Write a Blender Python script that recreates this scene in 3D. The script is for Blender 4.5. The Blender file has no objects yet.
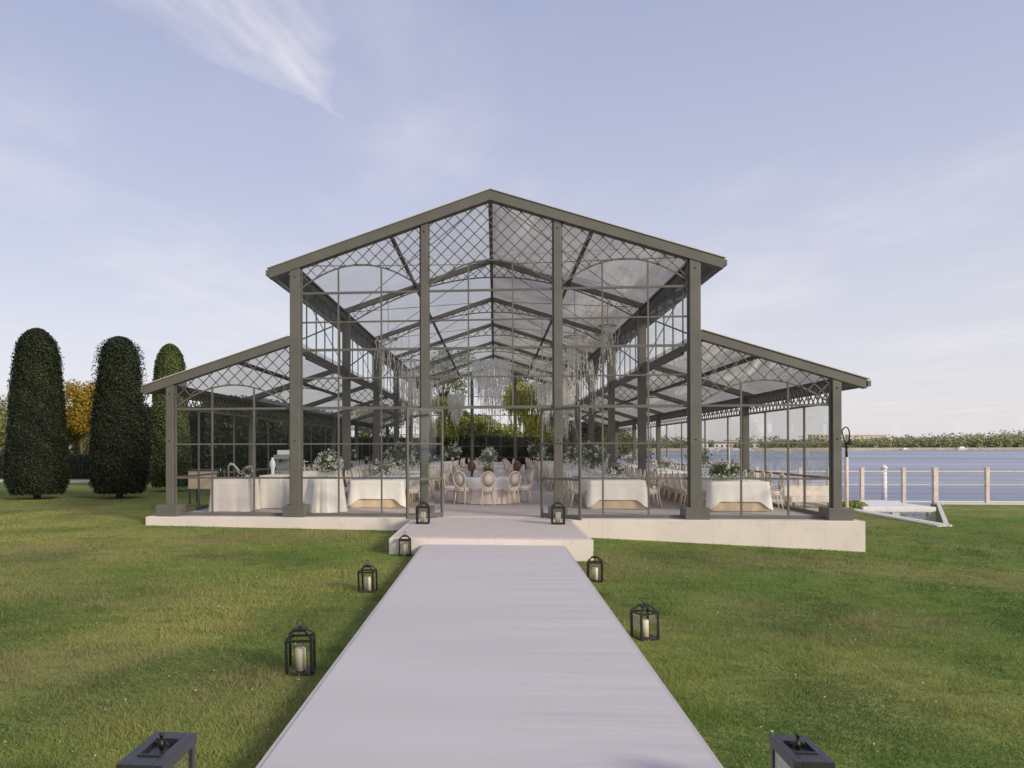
import bpy, math, random
import numpy as np
from mathutils import Vector, Matrix
rnd = random.Random(7)
rng = np.random.default_rng(11)
scene = bpy.context.scene
COL = scene.collection
S = 1.22
F = 740.0
PX, PY, PIT, YAW, ROLL = 432.13, 444.22, .0046, -.0846, -.002
H = 2.025

# ------------------------------------------------------------ camera
def ray(u, v):
    a = (u - PX) / F; b = (v - PY) / F
    cr, sr = math.cos(ROLL), math.sin(ROLL)
    a, b = a * cr + b * sr, -a * sr + b * cr
    cp, sp = math.cos(PIT), math.sin(PIT)
    zf = cp + b * sp; z = sp - b * cp
    c, s = math.cos(YAW), math.sin(YAW)
    return Vector((a * c + zf * s, -a * s + zf * c, z))
def atz(u, v, z):
    d = ray(u, v); return Vector((0, 0, H)) + d * ((z - H) / d.z)
def aty(u, v, y):
    d = ray(u, v); return Vector((0, 0, H)) + d * (y / d.y)
f0 = ray(PX, PY); ex = ray(PX + F, PY) - f0; ey = ray(PX, PY + F) - f0
cam = bpy.data.cameras.new('camera'); camo = bpy.data.objects.new('camera', cam); COL.objects.link(camo)
M = Matrix(((ex.x, -ey.x, -f0.x, 0), (ex.y, -ey.y, -f0.y, 0), (ex.z, -ey.z, -f0.z, H), (0, 0, 0, 1)))
camo.matrix_world = M
cam.sensor_width = 36; cam.lens = F / 1024 * 36
cam.shift_x = (512 - PX) / 1024; cam.shift_y = (PY - 384) / 1024
cam.clip_start = .05; cam.clip_end = 12000
scene.camera = camo

# ------------------------------------------------------------ mesh helpers
class MB:
    def __init__(s): s.v = []; s.f = []; s.m = []; s.mi = 0; s.sm = []; s.smooth = False
    def add(s, vs, fs):
        o = len(s.v); s.v += [tuple(x) for x in vs]
        for f in fs: s.f.append(tuple(i + o for i in f)); s.m.append(s.mi); s.sm.append(s.smooth)
        return s
    def box(s, x0, x1, y0, y1, z0, z1):
        return s.add([(x0,y0,z0),(x1,y0,z0),(x1,y1,z0),(x0,y1,z0),(x0,y0,z1),(x1,y0,z1),(x1,y1,z1),(x0,y1,z1)],
                     [(3,2,1,0),(4,5,6,7),(0,1,5,4),(1,2,6,5),(2,3,7,6),(3,0,4,7)])
    def beam(s, p, q, w, h, up=(0,0,1), off=0.0):
        p = Vector(p); q = Vector(q); d = (q - p)
        if d.length < 1e-5: return s
        d.normalize(); up = Vector(up)
        if abs(d.dot(up)) > .98: up = Vector((0,1,0))
        r = d.cross(up).normalized(); u = r.cross(d).normalized()
        vs = []
        for b in (p, q):
            for a, c in ((-1,-1),(1,-1),(1,1),(-1,1)): vs.append(b + r * (a * w / 2) + u * (c * h / 2 + off))
        return s.add(vs, [(3,2,1,0),(4,5,6,7),(0,1,5,4),(1,2,6,5),(2,3,7,6),(3,0,4,7)])
    def tube(s, pts, r, n=8, caps=True):
        pts = [Vector(p) for p in pts]; rs = r if isinstance(r, (list, tuple)) else [r] * len(pts)
        vs = []; prev = None
        for i, p in enumerate(pts):
            d = (pts[min(i + 1, len(pts) - 1)] - pts[max(i - 1, 0)]).normalized()
            a = prev if prev else (Vector((1,0,0)) if abs(d.x) < .9 else Vector((0,1,0)))
            a = (a - d * a.dot(d)).normalized(); prev = a; b = d.cross(a)
            for k in range(n):
                t = 2 * math.pi * k / n; vs.append(p + (a * math.cos(t) + b * math.sin(t)) * rs[i])
        fs = []
        for i in range(len(pts) - 1):
            for k in range(n):
                k2 = (k + 1) % n; fs.append((i*n+k, i*n+k2, (i+1)*n+k2, (i+1)*n+k))
        if caps: fs.append(tuple(range(n))[::-1]); fs.append(tuple((len(pts)-1)*n + k for k in range(n)))
        sm = s.smooth; s.smooth = True; s.add(vs, fs); s.smooth = sm
        return s
    def lathe(s, prof, n=16, c=(0,0,0), wob=None):
        vs = []
        for i, (r, z) in enumerate(prof):
            for k in range(n):
                t = 2 * math.pi * k / n; rr = r * (wob(t, z) if wob else 1)
                vs.append((c[0] + rr * math.cos(t), c[1] + rr * math.sin(t), c[2] + z))
        fs = []
        for i in range(len(prof) - 1):
            for k in range(n):
                k2 = (k + 1) % n; fs.append((i*n+k, i*n+k2, (i+1)*n+k2, (i+1)*n+k))
        if prof[0][0] > 1e-4: fs.append(tuple(range(n))[::-1])
        if prof[-1][0] > 1e-4: fs.append(tuple((len(prof)-1)*n + k for k in range(n)))
        sm = s.smooth; s.smooth = True; s.add(vs, fs); s.smooth = sm
        return s
    def build(s, name, mats, parent=None, bevel=0):
        me = bpy.data.meshes.new(name); me.from_pydata(s.v, [], s.f)
        if not isinstance(mats, (list, tuple)): mats = [mats]
        for m in mats: me.materials.append(m)
        me.polygons.foreach_set('material_index', s.m); me.polygons.foreach_set('use_smooth', s.sm)
        me.update()
        o = bpy.data.objects.new(name, me); COL.objects.link(o)
        if parent: o.parent = parent
        if bevel:
            b = o.modifiers.new('bevel', 'BEVEL'); b.width = bevel; b.segments = 2; b.limit_method = 'ANGLE'
        return o
def tag(o, label=None, cat=None, group=None, kind=None):
    if label: o['label'] = label
    if cat: o['category'] = cat
    if group: o['group'] = group
    if kind: o['kind'] = kind
    return o
def empty(name, loc=(0,0,0), rz=0, **k):
    o = bpy.data.objects.new(name, None); COL.objects.link(o); o.location = loc; o.rotation_euler = (0,0,rz)
    o.empty_display_size = .1
    return tag(o, **k)
def copy_tree(o, parent=None):
    c = o.copy(); COL.objects.link(c); c.parent = parent
    for ch in list(o.children): copy_tree(ch, c)
    return c
def quads(name, P, N, size, mats, parent=None, aspect=.6, tint=None, midx=None, up=None):
    """many small leaf faces: centres P, facing N, sizes"""
    n = len(P); size = np.broadcast_to(size, (n,)).astype(float)
    N = N / (np.linalg.norm(N, axis=1, keepdims=True) + 1e-9)
    a = up if up is not None else rng.normal(size=(n,3))
    a = a - N * (a * N).sum(1, keepdims=True); a /= np.linalg.norm(a, axis=1, keepdims=True) + 1e-9
    b = np.cross(N, a)
    L = a * size[:,None] * .5; W = b * size[:,None] * .5 * aspect
    V = np.stack([P - L, P + W * 1.0 + N*size[:,None]*.08, P + L, P - W * 1.0 + N*size[:,None]*.08], 1).reshape(-1,3)
    me = bpy.data.meshes.new(name)
    me.vertices.add(4*n); me.vertices.foreach_set('co', V.astype(np.float32).ravel())
    me.loops.add(4*n); me.loops.foreach_set('vertex_index', np.arange(4*n, dtype=np.int32))
    me.polygons.add(n); me.polygons.foreach_set('loop_start', np.arange(0, 4*n, 4, dtype=np.int32))
    try: me.polygons.foreach_set('loop_total', np.full(n, 4, dtype=np.int32))
    except Exception: pass
    if not isinstance(mats, (list,tuple)): mats = [mats]
    for m in mats: me.materials.append(m)
    if midx is not None: me.polygons.foreach_set('material_index', midx.astype(np.int32))
    at = me.attributes.new('tint', 'FLOAT', 'FACE')
    at.data.foreach_set('value', (tint if tint is not None else rng.random(n)).astype(np.float32))
    me.update(calc_edges=True); me.validate()
    o = bpy.data.objects.new(name, me); COL.objects.link(o)
    if parent: o.parent = parent
    return o

# ------------------------------------------------------------ materials
def new_mat(name):
    m = bpy.data.materials.new(name); m.use_nodes = True
    nt = m.node_tree; return m, nt, nt.nodes['Principled BSDF']
def mat(name, c, rough=.6, var=.12, scale=6.0, bump=0.0, bscale=60.0, metal=0.0, spec=.4, c2=None, detail=4):
    m, nt, p = new_mat(name); N = nt.nodes; Lk = nt.links
    tc = N.new('ShaderNodeTexCoord')
    no = N.new('ShaderNodeTexNoise'); no.inputs['Scale'].default_value = scale; no.inputs['Detail'].default_value = detail
    Lk.new(tc.outputs['Object'], no.inputs['Vector'])
    cr = N.new('ShaderNodeValToRGB'); cr.color_ramp.elements[0].position = .3; cr.color_ramp.elements[1].position = .7
    lo = [x * (1 - var) for x in c] if c2 is None else c2
    hi = [min(1, x * (1 + var)) for x in c] if c2 is None else c
    cr.color_ramp.elements[0].color = (*lo, 1); cr.color_ramp.elements[1].color = (*hi, 1)
    Lk.new(no.outputs['Fac'], cr.inputs['Fac']); Lk.new(cr.outputs['Color'], p.inputs['Base Color'])
    p.inputs['Roughness'].default_value = rough; p.inputs['Metallic'].default_value = metal
    p.inputs['Specular IOR Level'].default_value = spec
    if bump:
        n2 = N.new('ShaderNodeTexNoise'); n2.inputs['Scale'].default_value = bscale; n2.inputs['Detail'].default_value = 5
        Lk.new(tc.outputs['Object'], n2.inputs['Vector'])
        bp = N.new('ShaderNodeBump'); bp.inputs['Strength'].default_value = bump; bp.inputs['Distance'].default_value = .02
        Lk.new(n2.outputs['Fac'], bp.inputs['Height']); Lk.new(bp.outputs['Normal'], p.inputs['Normal'])
    return m
def leafmat(name, c1, c2, rough=.55, trans=.0, spec=.25):
    m, nt, p = new_mat(name); N = nt.nodes; Lk = nt.links
    at = N.new('ShaderNodeAttribute'); at.attribute_name = 'tint'
    mx = N.new('ShaderNodeMix'); mx.data_type = 'RGBA'
    mx.inputs['A'].default_value = (*c1,1); mx.inputs['B'].default_value = (*c2,1)
    Lk.new(at.outputs['Fac'], mx.inputs['Factor']); Lk.new(mx.outputs['Result'], p.inputs['Base Color'])
    p.inputs['Roughness'].default_value = rough; p.inputs['Specular IOR Level'].default_value = spec
    if trans:
        t = N.new('ShaderNodeBsdfTranslucent'); Lk.new(mx.outputs['Result'], t.inputs['Color'])
        ms = N.new('ShaderNodeMixShader'); ms.inputs[0].default_value = trans
        Lk.new(p.outputs[0], ms.inputs[1]); Lk.new(t.outputs[0], ms.inputs[2]); Lk.new(ms.outputs[0], N['Material Output'].inputs['Surface'])
    return m
def glassmat(name, refl=1.0, milk=0.0, tint=(.96,.97,.96), rough=.02, milkc=(.7,.68,.64), streak=0.0):
    m, nt, p = new_mat(name); N = nt.nodes; Lk = nt.links
    tr = N.new('ShaderNodeBsdfTransparent'); tr.inputs['Color'].default_value = (*tint,1)
    gl = N.new('ShaderNodeBsdfGlossy'); gl.inputs['Roughness'].default_value = rough
    fr = N.new('ShaderNodeFresnel'); fr.inputs['IOR'].default_value = 1.45
    mu = N.new('ShaderNodeMath'); mu.operation = 'MULTIPLY'; mu.inputs[1].default_value = refl; Lk.new(fr.outputs[0], mu.inputs[0])
    ms = N.new('ShaderNodeMixShader'); Lk.new(mu.outputs[0], ms.inputs[0]); Lk.new(tr.outputs[0], ms.inputs[1]); Lk.new(gl.outputs[0], ms.inputs[2])
    out = ms
    if milk:
        df = N.new('ShaderNodeBsdfTranslucent'); df.inputs['Color'].default_value = (*milkc,1)
        d2 = N.new('ShaderNodeBsdfDiffuse'); d2.inputs['Color'].default_value = (*milkc,1)
        mm = N.new('ShaderNodeMixShader'); mm.inputs[0].default_value = .2; Lk.new(df.outputs[0], mm.inputs[1]); Lk.new(d2.outputs[0], mm.inputs[2])
        m2 = N.new('ShaderNodeMixShader'); m2.inputs[0].default_value = milk
        tc = N.new('ShaderNodeTexCoord'); no = N.new('ShaderNodeTexNoise'); no.inputs['Scale'].default_value = .8; no.inputs['Detail'].default_value = 5
        Lk.new(tc.outputs['Object'], no.inputs['Vector'])
        mr = N.new('ShaderNodeMapRange'); mr.inputs[1].default_value = .3; mr.inputs[2].default_value = .7
        mr.inputs[3].default_value = milk * .5; mr.inputs[4].default_value = milk * 1.5; Lk.new(no.outputs['Fac'], mr.inputs[0]); Lk.new(mr.outputs[0], m2.inputs[0])
        Lk.new(ms.outputs[0], m2.inputs[1]); Lk.new(mm.outputs[0], m2.inputs[2]); out = m2
    Lk.new(out.outputs[0], N['Material Output'].inputs['Surface'])
    return m
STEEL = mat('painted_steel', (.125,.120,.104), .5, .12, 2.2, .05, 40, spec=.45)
STEELM = mat('shaded_steel', (.045,.044,.038), .5, .12, 2.2)  # darker copy of the painted steel, under-roof shade put into its colour
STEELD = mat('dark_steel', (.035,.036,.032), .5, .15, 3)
PLINTH = mat('plinth_boards', (.70,.64,.575), .75, .05, 1.3, .05, 30)
def add_joints(m, ax, period, wid, dark, soil=True):
    nt = m.node_tree; N = nt.nodes; L = nt.links; p = N['Principled BSDF']
    src = p.inputs['Base Color'].links[0].from_socket
    tc = N.new('ShaderNodeTexCoord'); sp = N.new('ShaderNodeSeparateXYZ'); L.new(tc.outputs['Object'], sp.inputs[0])
    a = N.new('ShaderNodeMath'); a.operation = 'PINGPONG'; L.new(sp.outputs[ax], a.inputs[0]); a.inputs[1].default_value = period/2
    b = N.new('ShaderNodeMath'); b.operation = 'LESS_THAN'; L.new(a.outputs[0], b.inputs[0]); b.inputs[1].default_value = wid/2
    mx = N.new('ShaderNodeMix'); mx.data_type = 'RGBA'; mx.blend_type = 'MULTIPLY'; L.new(b.outputs[0], mx.inputs['Factor']); L.new(src, mx.inputs['A']); mx.inputs['B'].default_value = (dark,dark,dark,1)
    out = mx.outputs['Result']
    if soil:
        no = N.new('ShaderNodeTexNoise'); no.inputs['Scale'].default_value = 3.0; no.inputs['Detail'].default_value = 8; no.inputs['Roughness'].default_value = .7; L.new(tc.outputs['Object'], no.inputs['Vector'])
        mr = N.new('ShaderNodeMapRange'); mr.inputs[1].default_value = .54; mr.inputs[2].default_value = .8; mr.inputs[4].default_value = .45; L.new(no.outputs['Fac'], mr.inputs[0])
        m2 = N.new('ShaderNodeMix'); m2.data_type = 'RGBA'; L.new(mr.outputs[0], m2.inputs['Factor']); L.new(out, m2.inputs['A']); m2.inputs['B'].default_value = (.33,.28,.21,1); out = m2.outputs['Result']
    L.new(out, p.inputs['Base Color'])
add_joints(PLINTH, 'X', 1.22, .006, .75)
CARPET = mat('grey_carpet', (.56,.50,.465), .9, .04, 3, .12, 300, spec=.15)
CLOTH = mat('white_linen', (.88,.85,.79), .85, .03, 5, .1, 80, spec=.1)
BEIGE = mat('beige_linen', (.66,.53,.38), .85, .05, 5, .1, 80, spec=.1)
LILAC = mat('pale_pink_linen', (.84,.76,.71), .85, .04, 5, .1, 80, spec=.1)
WOODP = mat('limed_wood', (.78,.68,.57), .5, .08, 12)
UPH = mat('cream_upholstery', (.80,.72,.63), .9, .05, 20, .1, 200, spec=.1)
BLACKM = mat('black_metal', (.011,.011,.010), .42, .2, 20, .05, 90, spec=.5)
BLACKG = mat('charcoal_lacquer', (.03,.031,.034), .38, .2, 14, .05, 60, spec=.5)
WAX = mat('candle_wax', (.80,.73,.56), .45, .04, 12, .05, 30)
WICK = mat('burnt_wick', (.02,.015,.01), .9)
GLASS = glassmat('clear_glass', .28)
ROOFG = glassmat('roof_film', .8, .24, (.92,.91,.89), .06, milkc=(.62,.57,.52))
LGLASS = glassmat('lantern_glass', .45)
TGLASS = glassmat('table_glass', 2.2, .15, rough=.05, milkc=(.9,.9,.92))
DGREEN = leafmat('dark_yew', (.006,.010,.004), (.028,.040,.013))
HEDGE = leafmat('hedge_leaves', (.016,.022,.009), (.045,.06,.02))
YGREEN = leafmat('garden_leaves', (.15,.21,.03), (.45,.48,.12), trans=.35)
OLIVE = leafmat('olive_leaves', (.13,.15,.05), (.33,.35,.15), trans=.2)
AUTUMN = leafmat('autumn_leaves', (.26,.17,.02), (.50,.37,.06), trans=.3)
SHORE = leafmat('shore_trees_leaves', (.17,.20,.09), (.34,.34,.18))  # leaf colours paled to stand in for distance haze
BARK = mat('bark', (.10,.075,.05), .9, .25, 10, .4, 30)
TWIGS = leafmat('bare_twigs', (.20,.15,.12), (.34,.27,.22))
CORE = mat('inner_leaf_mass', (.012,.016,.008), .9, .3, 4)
IVY = leafmat('ivy_leaves', (.20,.23,.04), (.50,.50,.14), trans=.4)
BLOOM = leafmat('white_petals', (.80,.76,.68), (.94,.92,.86), trans=.45)
ARRG = leafmat('bouquet_leaves', (.06,.10,.045), (.22,.27,.15), trans=.2)
WARMB = leafmat('apricot_petals', (.75,.45,.18), (.85,.68,.35), trans=.2)
WHITE = mat('white_paint', (.78,.76,.73), .5, .05, 4, .05, 30)
WHITEC = mat('white_concrete', (.66,.63,.58), .8, .08, 3, .15, 30)
BRICK = mat('pale_masonry', (.60,.52,.42), .85, .08, 3, .2, 30)
POSTW = mat('weathered_post_wood', (.72,.62,.54), .85, .12, 5, .2, 30)
PATHM = mat('pale_paving', (.50,.46,.40), .85, .1, 2, .1, 20)
CHINA = mat('white_china', (.8,.8,.78), .25, .03, 5)
BROWNV = mat('brown_glaze', (.12,.06,.035), .4, .3, 12)
TEAL = mat('grey_metal', (.35,.36,.36), .35, .1, 8, metal=.6)
BOTTLE = mat('dark_bottle_glass', (.015,.025,.012), .12, .1, 8, spec=.6)

# ------------------------------------------------------------ world and sun
w = bpy.data.worlds.new('World'); scene.world = w; w.use_nodes = True
nt = w.node_tree; N = nt.nodes; Lk = nt.links; bg = N['Background']
SUN_EL, SUN_AZ = math.radians(24), math.radians(128)     # azimuth measured clockwise from +Y
sky = N.new('ShaderNodeTexSky'); sky.sky_type = 'NISHITA'; sky.sun_disc = False
sky.sun_elevation = SUN_EL; sky.sun_rotation = SUN_AZ; sky.air_density = 1.0; sky.dust_density = 1.5; sky.ozone_density = 1.5
tc = N.new('ShaderNodeTexCoord'); sp = N.new('ShaderNodeSeparateXYZ'); Lk.new(tc.outputs['Generated'], sp.inputs[0])
def math_n(op, a, b=None, c=None, clamp=False):
    n = N.new('ShaderNodeMath'); n.operation = op; n.use_clamp = clamp
    for i, x in enumerate((a, b, c)):
        if x is None: continue
        if isinstance(x, (int, float)): n.inputs[i].default_value = x
        else: Lk.new(x, n.inputs[i])
    return n.outputs[0]
# thin high veil: even lavender-white, thicker near the horizon
el = math_n('MAXIMUM', sp.outputs['Z'], 0.0)
veil = N.new('ShaderNodeValToRGB'); Lk.new(el, veil.inputs['Fac'])
e = veil.color_ramp.elements
e[0].position = 0.0; e[0].color = (5.3,5.0,5.2,1)
e[1].position = .62; e[1].color = (2.3,2.55,3.85,1)
k = e.new(.16); k.color = (4.5,4.45,5.0,1)
k = e.new(.34); k.color = (3.4,3.55,4.6,1)
# clouds on a plane overhead
zz = math_n('MAXIMUM', sp.outputs['Z'], .03)
cx_ = math_n('DIVIDE', sp.outputs['X'], zz); cy_ = math_n('DIVIDE', sp.outputs['Y'], zz)
cb = N.new('ShaderNodeCombineXYZ'); Lk.new(cx_, cb.inputs[0]); Lk.new(cy_, cb.inputs[1])
def cloud(rot, sc, scale, detail, lo, hi, loc=(0,0,0), dist=0.0):
    mp = N.new('ShaderNodeMapping'); mp.inputs['Rotation'].default_value = (0,0,rot); mp.inputs['Scale'].default_value = sc; mp.inputs['Location'].default_value = loc
    Lk.new(cb.outputs[0], mp.inputs['Vector'])
    no = N.new('ShaderNodeTexNoise'); no.inputs['Scale'].default_value = scale; no.inputs['Detail'].default_value = detail; no.inputs['Roughness'].default_value = .6; no.inputs['Distortion'].default_value = dist
    Lk.new(mp.outputs[0], no.inputs['Vector'])
    mr = N.new('ShaderNodeMapRange'); mr.interpolation_type = 'SMOOTHSTEP'; mr.inputs[1].default_value = lo; mr.inputs[2].default_value = hi
    Lk.new(no.outputs['Fac'], mr.inputs[0]); return mr.outputs[0]
soft = cloud(.3, (1,.55,1), .7, 6, .45, .75, (7.3,4.1,0))
# one wispy cirrus band, in real sky directions: an elongated patch on the cloud plane
p0 = ray(190,-40); p1 = ray(328,108)
q0 = Vector((p0.x/p0.z, p0.y/p0.z)); q1 = Vector((p1.x/p1.z, p1.y/p1.z)); ax = (q1-q0); Lx = ax.length; ax.normalize(); nx = Vector((-ax.y, ax.x))
dx = math_n('SUBTRACT', cx_, q0.x); dy = math_n('SUBTRACT', cy_, q0.y)
ta = math_n('ADD', math_n('MULTIPLY', dx, ax.x), math_n('MULTIPLY', dy, ax.y))
tn = math_n('ADD', math_n('MULTIPLY', dx, nx.x), math_n('MULTIPLY', dy, nx.y))
tl = math_n('DIVIDE', ta, Lx)
warp = cloud(.0, (1,1,1), 5.0, 4, 0.0, 1.0)
tn2 = math_n('ADD', tn, math_n('MULTIPLY', math_n('SUBTRACT', warp, .5), .12))
wid = math_n('MAXIMUM', math_n('MULTIPLY', math_n('SUBTRACT', 1.08, tl), .30), .012)
band = math_n('SUBTRACT', 1.0, math_n('DIVIDE', math_n('ABSOLUTE', tn2), wid), clamp=True)
endf = math_n('MULTIPLY', math_n('SUBTRACT', 1.15, tl, clamp=True), 4.0, clamp=True)
stk = N.new('ShaderNodeCombineXYZ'); Lk.new(math_n('MULTIPLY', ta, 2.2), stk.inputs[0]); Lk.new(math_n('MULTIPLY', tn, 12.0), stk.inputs[1])
sno = N.new('ShaderNodeTexNoise'); sno.inputs['Scale'].default_value = 1.6; sno.inputs['Detail'].default_value = 6; Lk.new(stk.outputs[0], sno.inputs['Vector'])
smr = N.new('ShaderNodeMapRange'); smr.inputs[1].default_value = .3; smr.inputs[2].default_value = .7; Lk.new(sno.outputs['Fac'], smr.inputs[0])
wisp = math_n('MULTIPLY', math_n('MULTIPLY', math_n('POWER', band, .7), endf), math_n('ADD', math_n('MULTIPLY', smr.outputs[0], .7), .3), clamp=True)
cm = math_n('ADD', math_n('MULTIPLY', soft, .42), math_n('MULTIPLY', wisp, .62), clamp=True)
m1 = N.new('ShaderNodeMix'); m1.data_type = 'RGBA'; m1.inputs['Factor'].default_value = .82
Lk.new(sky.outputs[0], m1.inputs['A']); Lk.new(veil.outputs[0], m1.inputs['B'])
m2 = N.new('ShaderNodeMix'); m2.data_type = 'RGBA'; Lk.new(cm, m2.inputs['Factor']); Lk.new(m1.outputs['Result'], m2.inputs['A']); m2.inputs['B'].default_value = (5.5,5.25,5.5,1)
Lk.new(m2.outputs['Result'], bg.inputs['Color']); bg.inputs['Strength'].default_value = .10
sl = bpy.data.lights.new('sun', 'SUN'); sl.energy = 1.9; sl.angle = math.radians(12); sl.color = (1,.87,.70)
so = bpy.data.objects.new('sun', sl); COL.objects.link(so)
sd = Vector((math.sin(SUN_AZ)*math.cos(SUN_EL), math.cos(SUN_AZ)*math.cos(SUN_EL), math.sin(SUN_EL)))
so.rotation_euler = sd.to_track_quat('Z', 'Y').to_euler()
scene.view_settings.view_transform = 'Standard'; scene.view_settings.look = 'None'; scene.view_settings.exposure = 0.70

# ------------------------------------------------------------ ground, water, far shore
def gz(x, y=0):
    base = .06 - .013 * max(-12, min(0, x)) * 1.0
    if x > 0: base = .06 - .045 * min(x, 8.2) - .006 * max(0, min(x, 20) - 8.2)
    return base
m, nt2, p = new_mat('lawn_grass'); n_ = nt2.nodes; l_ = nt2.links
tcg = n_.new('ShaderNodeTexCoord')
def nz(scale, det, lo, hi, vec=None, rough=.55, mscale=None):
    a = n_.new('ShaderNodeTexNoise'); a.inputs['Scale'].default_value = scale; a.inputs['Detail'].default_value = det; a.inputs['Roughness'].default_value = rough
    if mscale:
        mp = n_.new('ShaderNodeMapping'); mp.inputs['Scale'].default_value = mscale; l_.new(tcg.outputs['Object'], mp.inputs['Vector']); l_.new(mp.outputs[0], a.inputs['Vector'])
    else: l_.new(tcg.outputs['Object'], a.inputs['Vector'])
    r = n_.new('ShaderNodeMapRange'); r.inputs[1].default_value = lo; r.inputs[2].default_value = hi; l_.new(a.outputs['Fac'], r.inputs[0]); return r.outputs[0]
def mixc(f, a, b):
    x = n_.new('ShaderNodeMix'); x.data_type = 'RGBA'; l_.new(f, x.inputs['Factor'])
    for nm, c in (('A', a), ('B', b)):
        if isinstance(c, tuple): x.inputs[nm].default_value = (*c,1)
        else: l_.new(c, x.inputs[nm])
    return x.outputs['Result']
c = mixc(nz(.16, 3, .42, .6), (.19,.26,.055), (.34,.345,.11))
c = mixc(nz(.5, 5, .53, .68, mscale=(.6,1.3,1)), c, (.25,.20,.09))
c = mixc(nz(3.5, 6, .5, .72, mscale=(.6,1.4,1)), c, (.10,.17,.035))
c = mixc(nz(60, 4, .45, .72), c, (.08,.12,.03))
c = mixc(nz(140, 3, .60, .75), c, (.25,.26,.11))
l_.new(c, p.inputs['Base Color']); p.inputs['Roughness'].default_value = .9; p.inputs['Specular IOR Level'].default_value = .1
a = n_.new('ShaderNodeTexNoise'); a.inputs['Scale'].default_value = 45; a.inputs['Detail'].default_value = 6; l_.new(tcg.outputs['Object'], a.inputs['Vector'])
bp = n_.new('ShaderNodeBump'); bp.inputs['Strength'].default_value = .9; bp.inputs['Distance'].default_value = .04; l_.new(a.outputs['Fac'], bp.inputs['Height']); l_.new(bp.outputs[0], p.inputs['Normal'])
LAWN = m
SA, SB, SC = atz(862,512,-.33), atz(941,526,-.33), atz(937,504.5,-.36)
SB.x = SA.x = (SA.x+SB.x)/2
def ymax(x, side=0):
    if x < 6: return 1500
    if x < 10.2 or (x == 10.2 and side < 0): return 72
    if x < SB.x or (x == SB.x and side < 0): return 33.2
    if x < SC.x: return SB.y + (x - SB.x) * (SC.y-SB.y) / (SC.x-SB.x)
    return 32.6
xs = [-2500,-400,-100,-60,-40,-30,-24,-20,-16,-14,-12,-10,-8,-6,-4,-2,0,2,4,6,6.01,8.2,10.2,10.2,(10.2+SB.x)/2,SB.x,SB.x,SB.x*.7+SC.x*.3,SB.x*.3+SC.x*.7,SC.x,24,26,30,40,60,120]
lawn = MB(); NY = 24
colsv = []
for i, x in enumerate(xs):
    side = -1 if (i + 1 < len(xs) and xs[i+1] == x) else 1
    if i > 0 and xs[i-1] == x: side = 1
    ym = ymax(x, side); cl = []
    for j in range(NY + 1):
        t = j / NY; y = -80 + (ym + 80) * (t if ym < 100 else t ** 2)
        cl.append((x, y, gz(x)))
    cl.append((x, ym + .001, gz(x) - 1.6)); colsv.append(cl)
lawn.smooth = True
for i in range(len(xs) - 1):
    if abs(xs[i+1] - xs[i]) < 1e-6: continue
    A, B = colsv[i], colsv[i+1]
    for j in range(NY + 1): lawn.add([A[j], B[j], B[j+1], A[j+1]], [(0,1,2,3)])
lo = lawn.build('lawn', LAWN); tag(lo, kind='structure')
# vertical faces of the seawall where the lawn steps back
sw = MB()
def wallseg(p, q, z0, z1, t=.18): sw.beam((p[0],p[1],(z0+z1)/2), (q[0],q[1],(z0+z1)/2), t, z1-z0)
SP = [(6,72.2),(10.1,72.2),(10.1,33.2),(SB.x+.1,33.2),(SB.x+.1,SB.y-.1),(SC.x+.05,SC.y),(SC.x+.3,32.5),(120,32.5)]
for i in range(len(SP)-1):
    a_, b_ = SP[i], SP[i+1]; zt = gz((a_[0]+min(b_[0],30))/2) + .06
    wallseg(a_, b_, -2.2, zt, .3 if i != 4 else .12)
tag(sw.build('seawall', WHITEC), 'low white concrete seawall edging the lawn and the boat slip at the water', 'seawall')

m, nt3, p = new_mat('lake_water'); n_ = nt3.nodes; l_ = nt3.links
tcw = n_.new('ShaderNodeTexCoord')
p.inputs['Base Color'].default_value = (.17,.20,.28,1)
mpw = n_.new('ShaderNodeMapping'); mpw.inputs['Scale'].default_value = (.25,1,1); l_.new(tcw.outputs['Object'], mpw.inputs['Vector'])
now = n_.new('ShaderNodeTexNoise'); now.inputs['Scale'].default_value = .03; now.inputs['Detail'].default_value = 6; l_.new(mpw.outputs[0], now.inputs['Vector'])
mrw = n_.new('ShaderNodeMapRange'); mrw.inputs[1].default_value = .35; mrw.inputs[2].default_value = .65; mrw.inputs[3].default_value = .20; mrw.inputs[4].default_value = .36; l_.new(now.outputs['Fac'], mrw.inputs[0]); l_.new(mrw.outputs[0], p.inputs['Roughness'])
p.inputs['IOR'].default_value = 1.33; p.inputs['Specular IOR Level'].default_value = .5
def wv(scale, ms, dist, st, prev=None):
    mp = n_.new('ShaderNodeMapping'); mp.inputs['Scale'].default_value = ms; l_.new(tcw.outputs['Object'], mp.inputs['Vector'])
    a = n_.new('ShaderNodeTexNoise'); a.inputs['Scale'].default_value = scale; a.inputs['Detail'].default_value = 4; l_.new(mp.outputs[0], a.inputs['Vector'])
    b = n_.new('ShaderNodeBump'); b.inputs['Strength'].default_value = st; b.inputs['Distance'].default_value = dist; l_.new(a.outputs['Fac'], b.inputs['Height'])
    if prev: l_.new(prev, b.inputs['Normal'])
    return b.outputs[0]
l_.new(wv(3.2, (.5,1.6,1), .08, .6, wv(.5, (.4,1.4,1), .25, .5)), p.inputs['Normal'])
WATER = m
wm = MB(); wm.add([(-3000,-200,-.86),(9000,-200,-.86),(9000,9000,-.86),(-3000,9000,-.86)], [(0,1,2,3)])
tag(wm.build('water', WATER), kind='structure')
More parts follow.
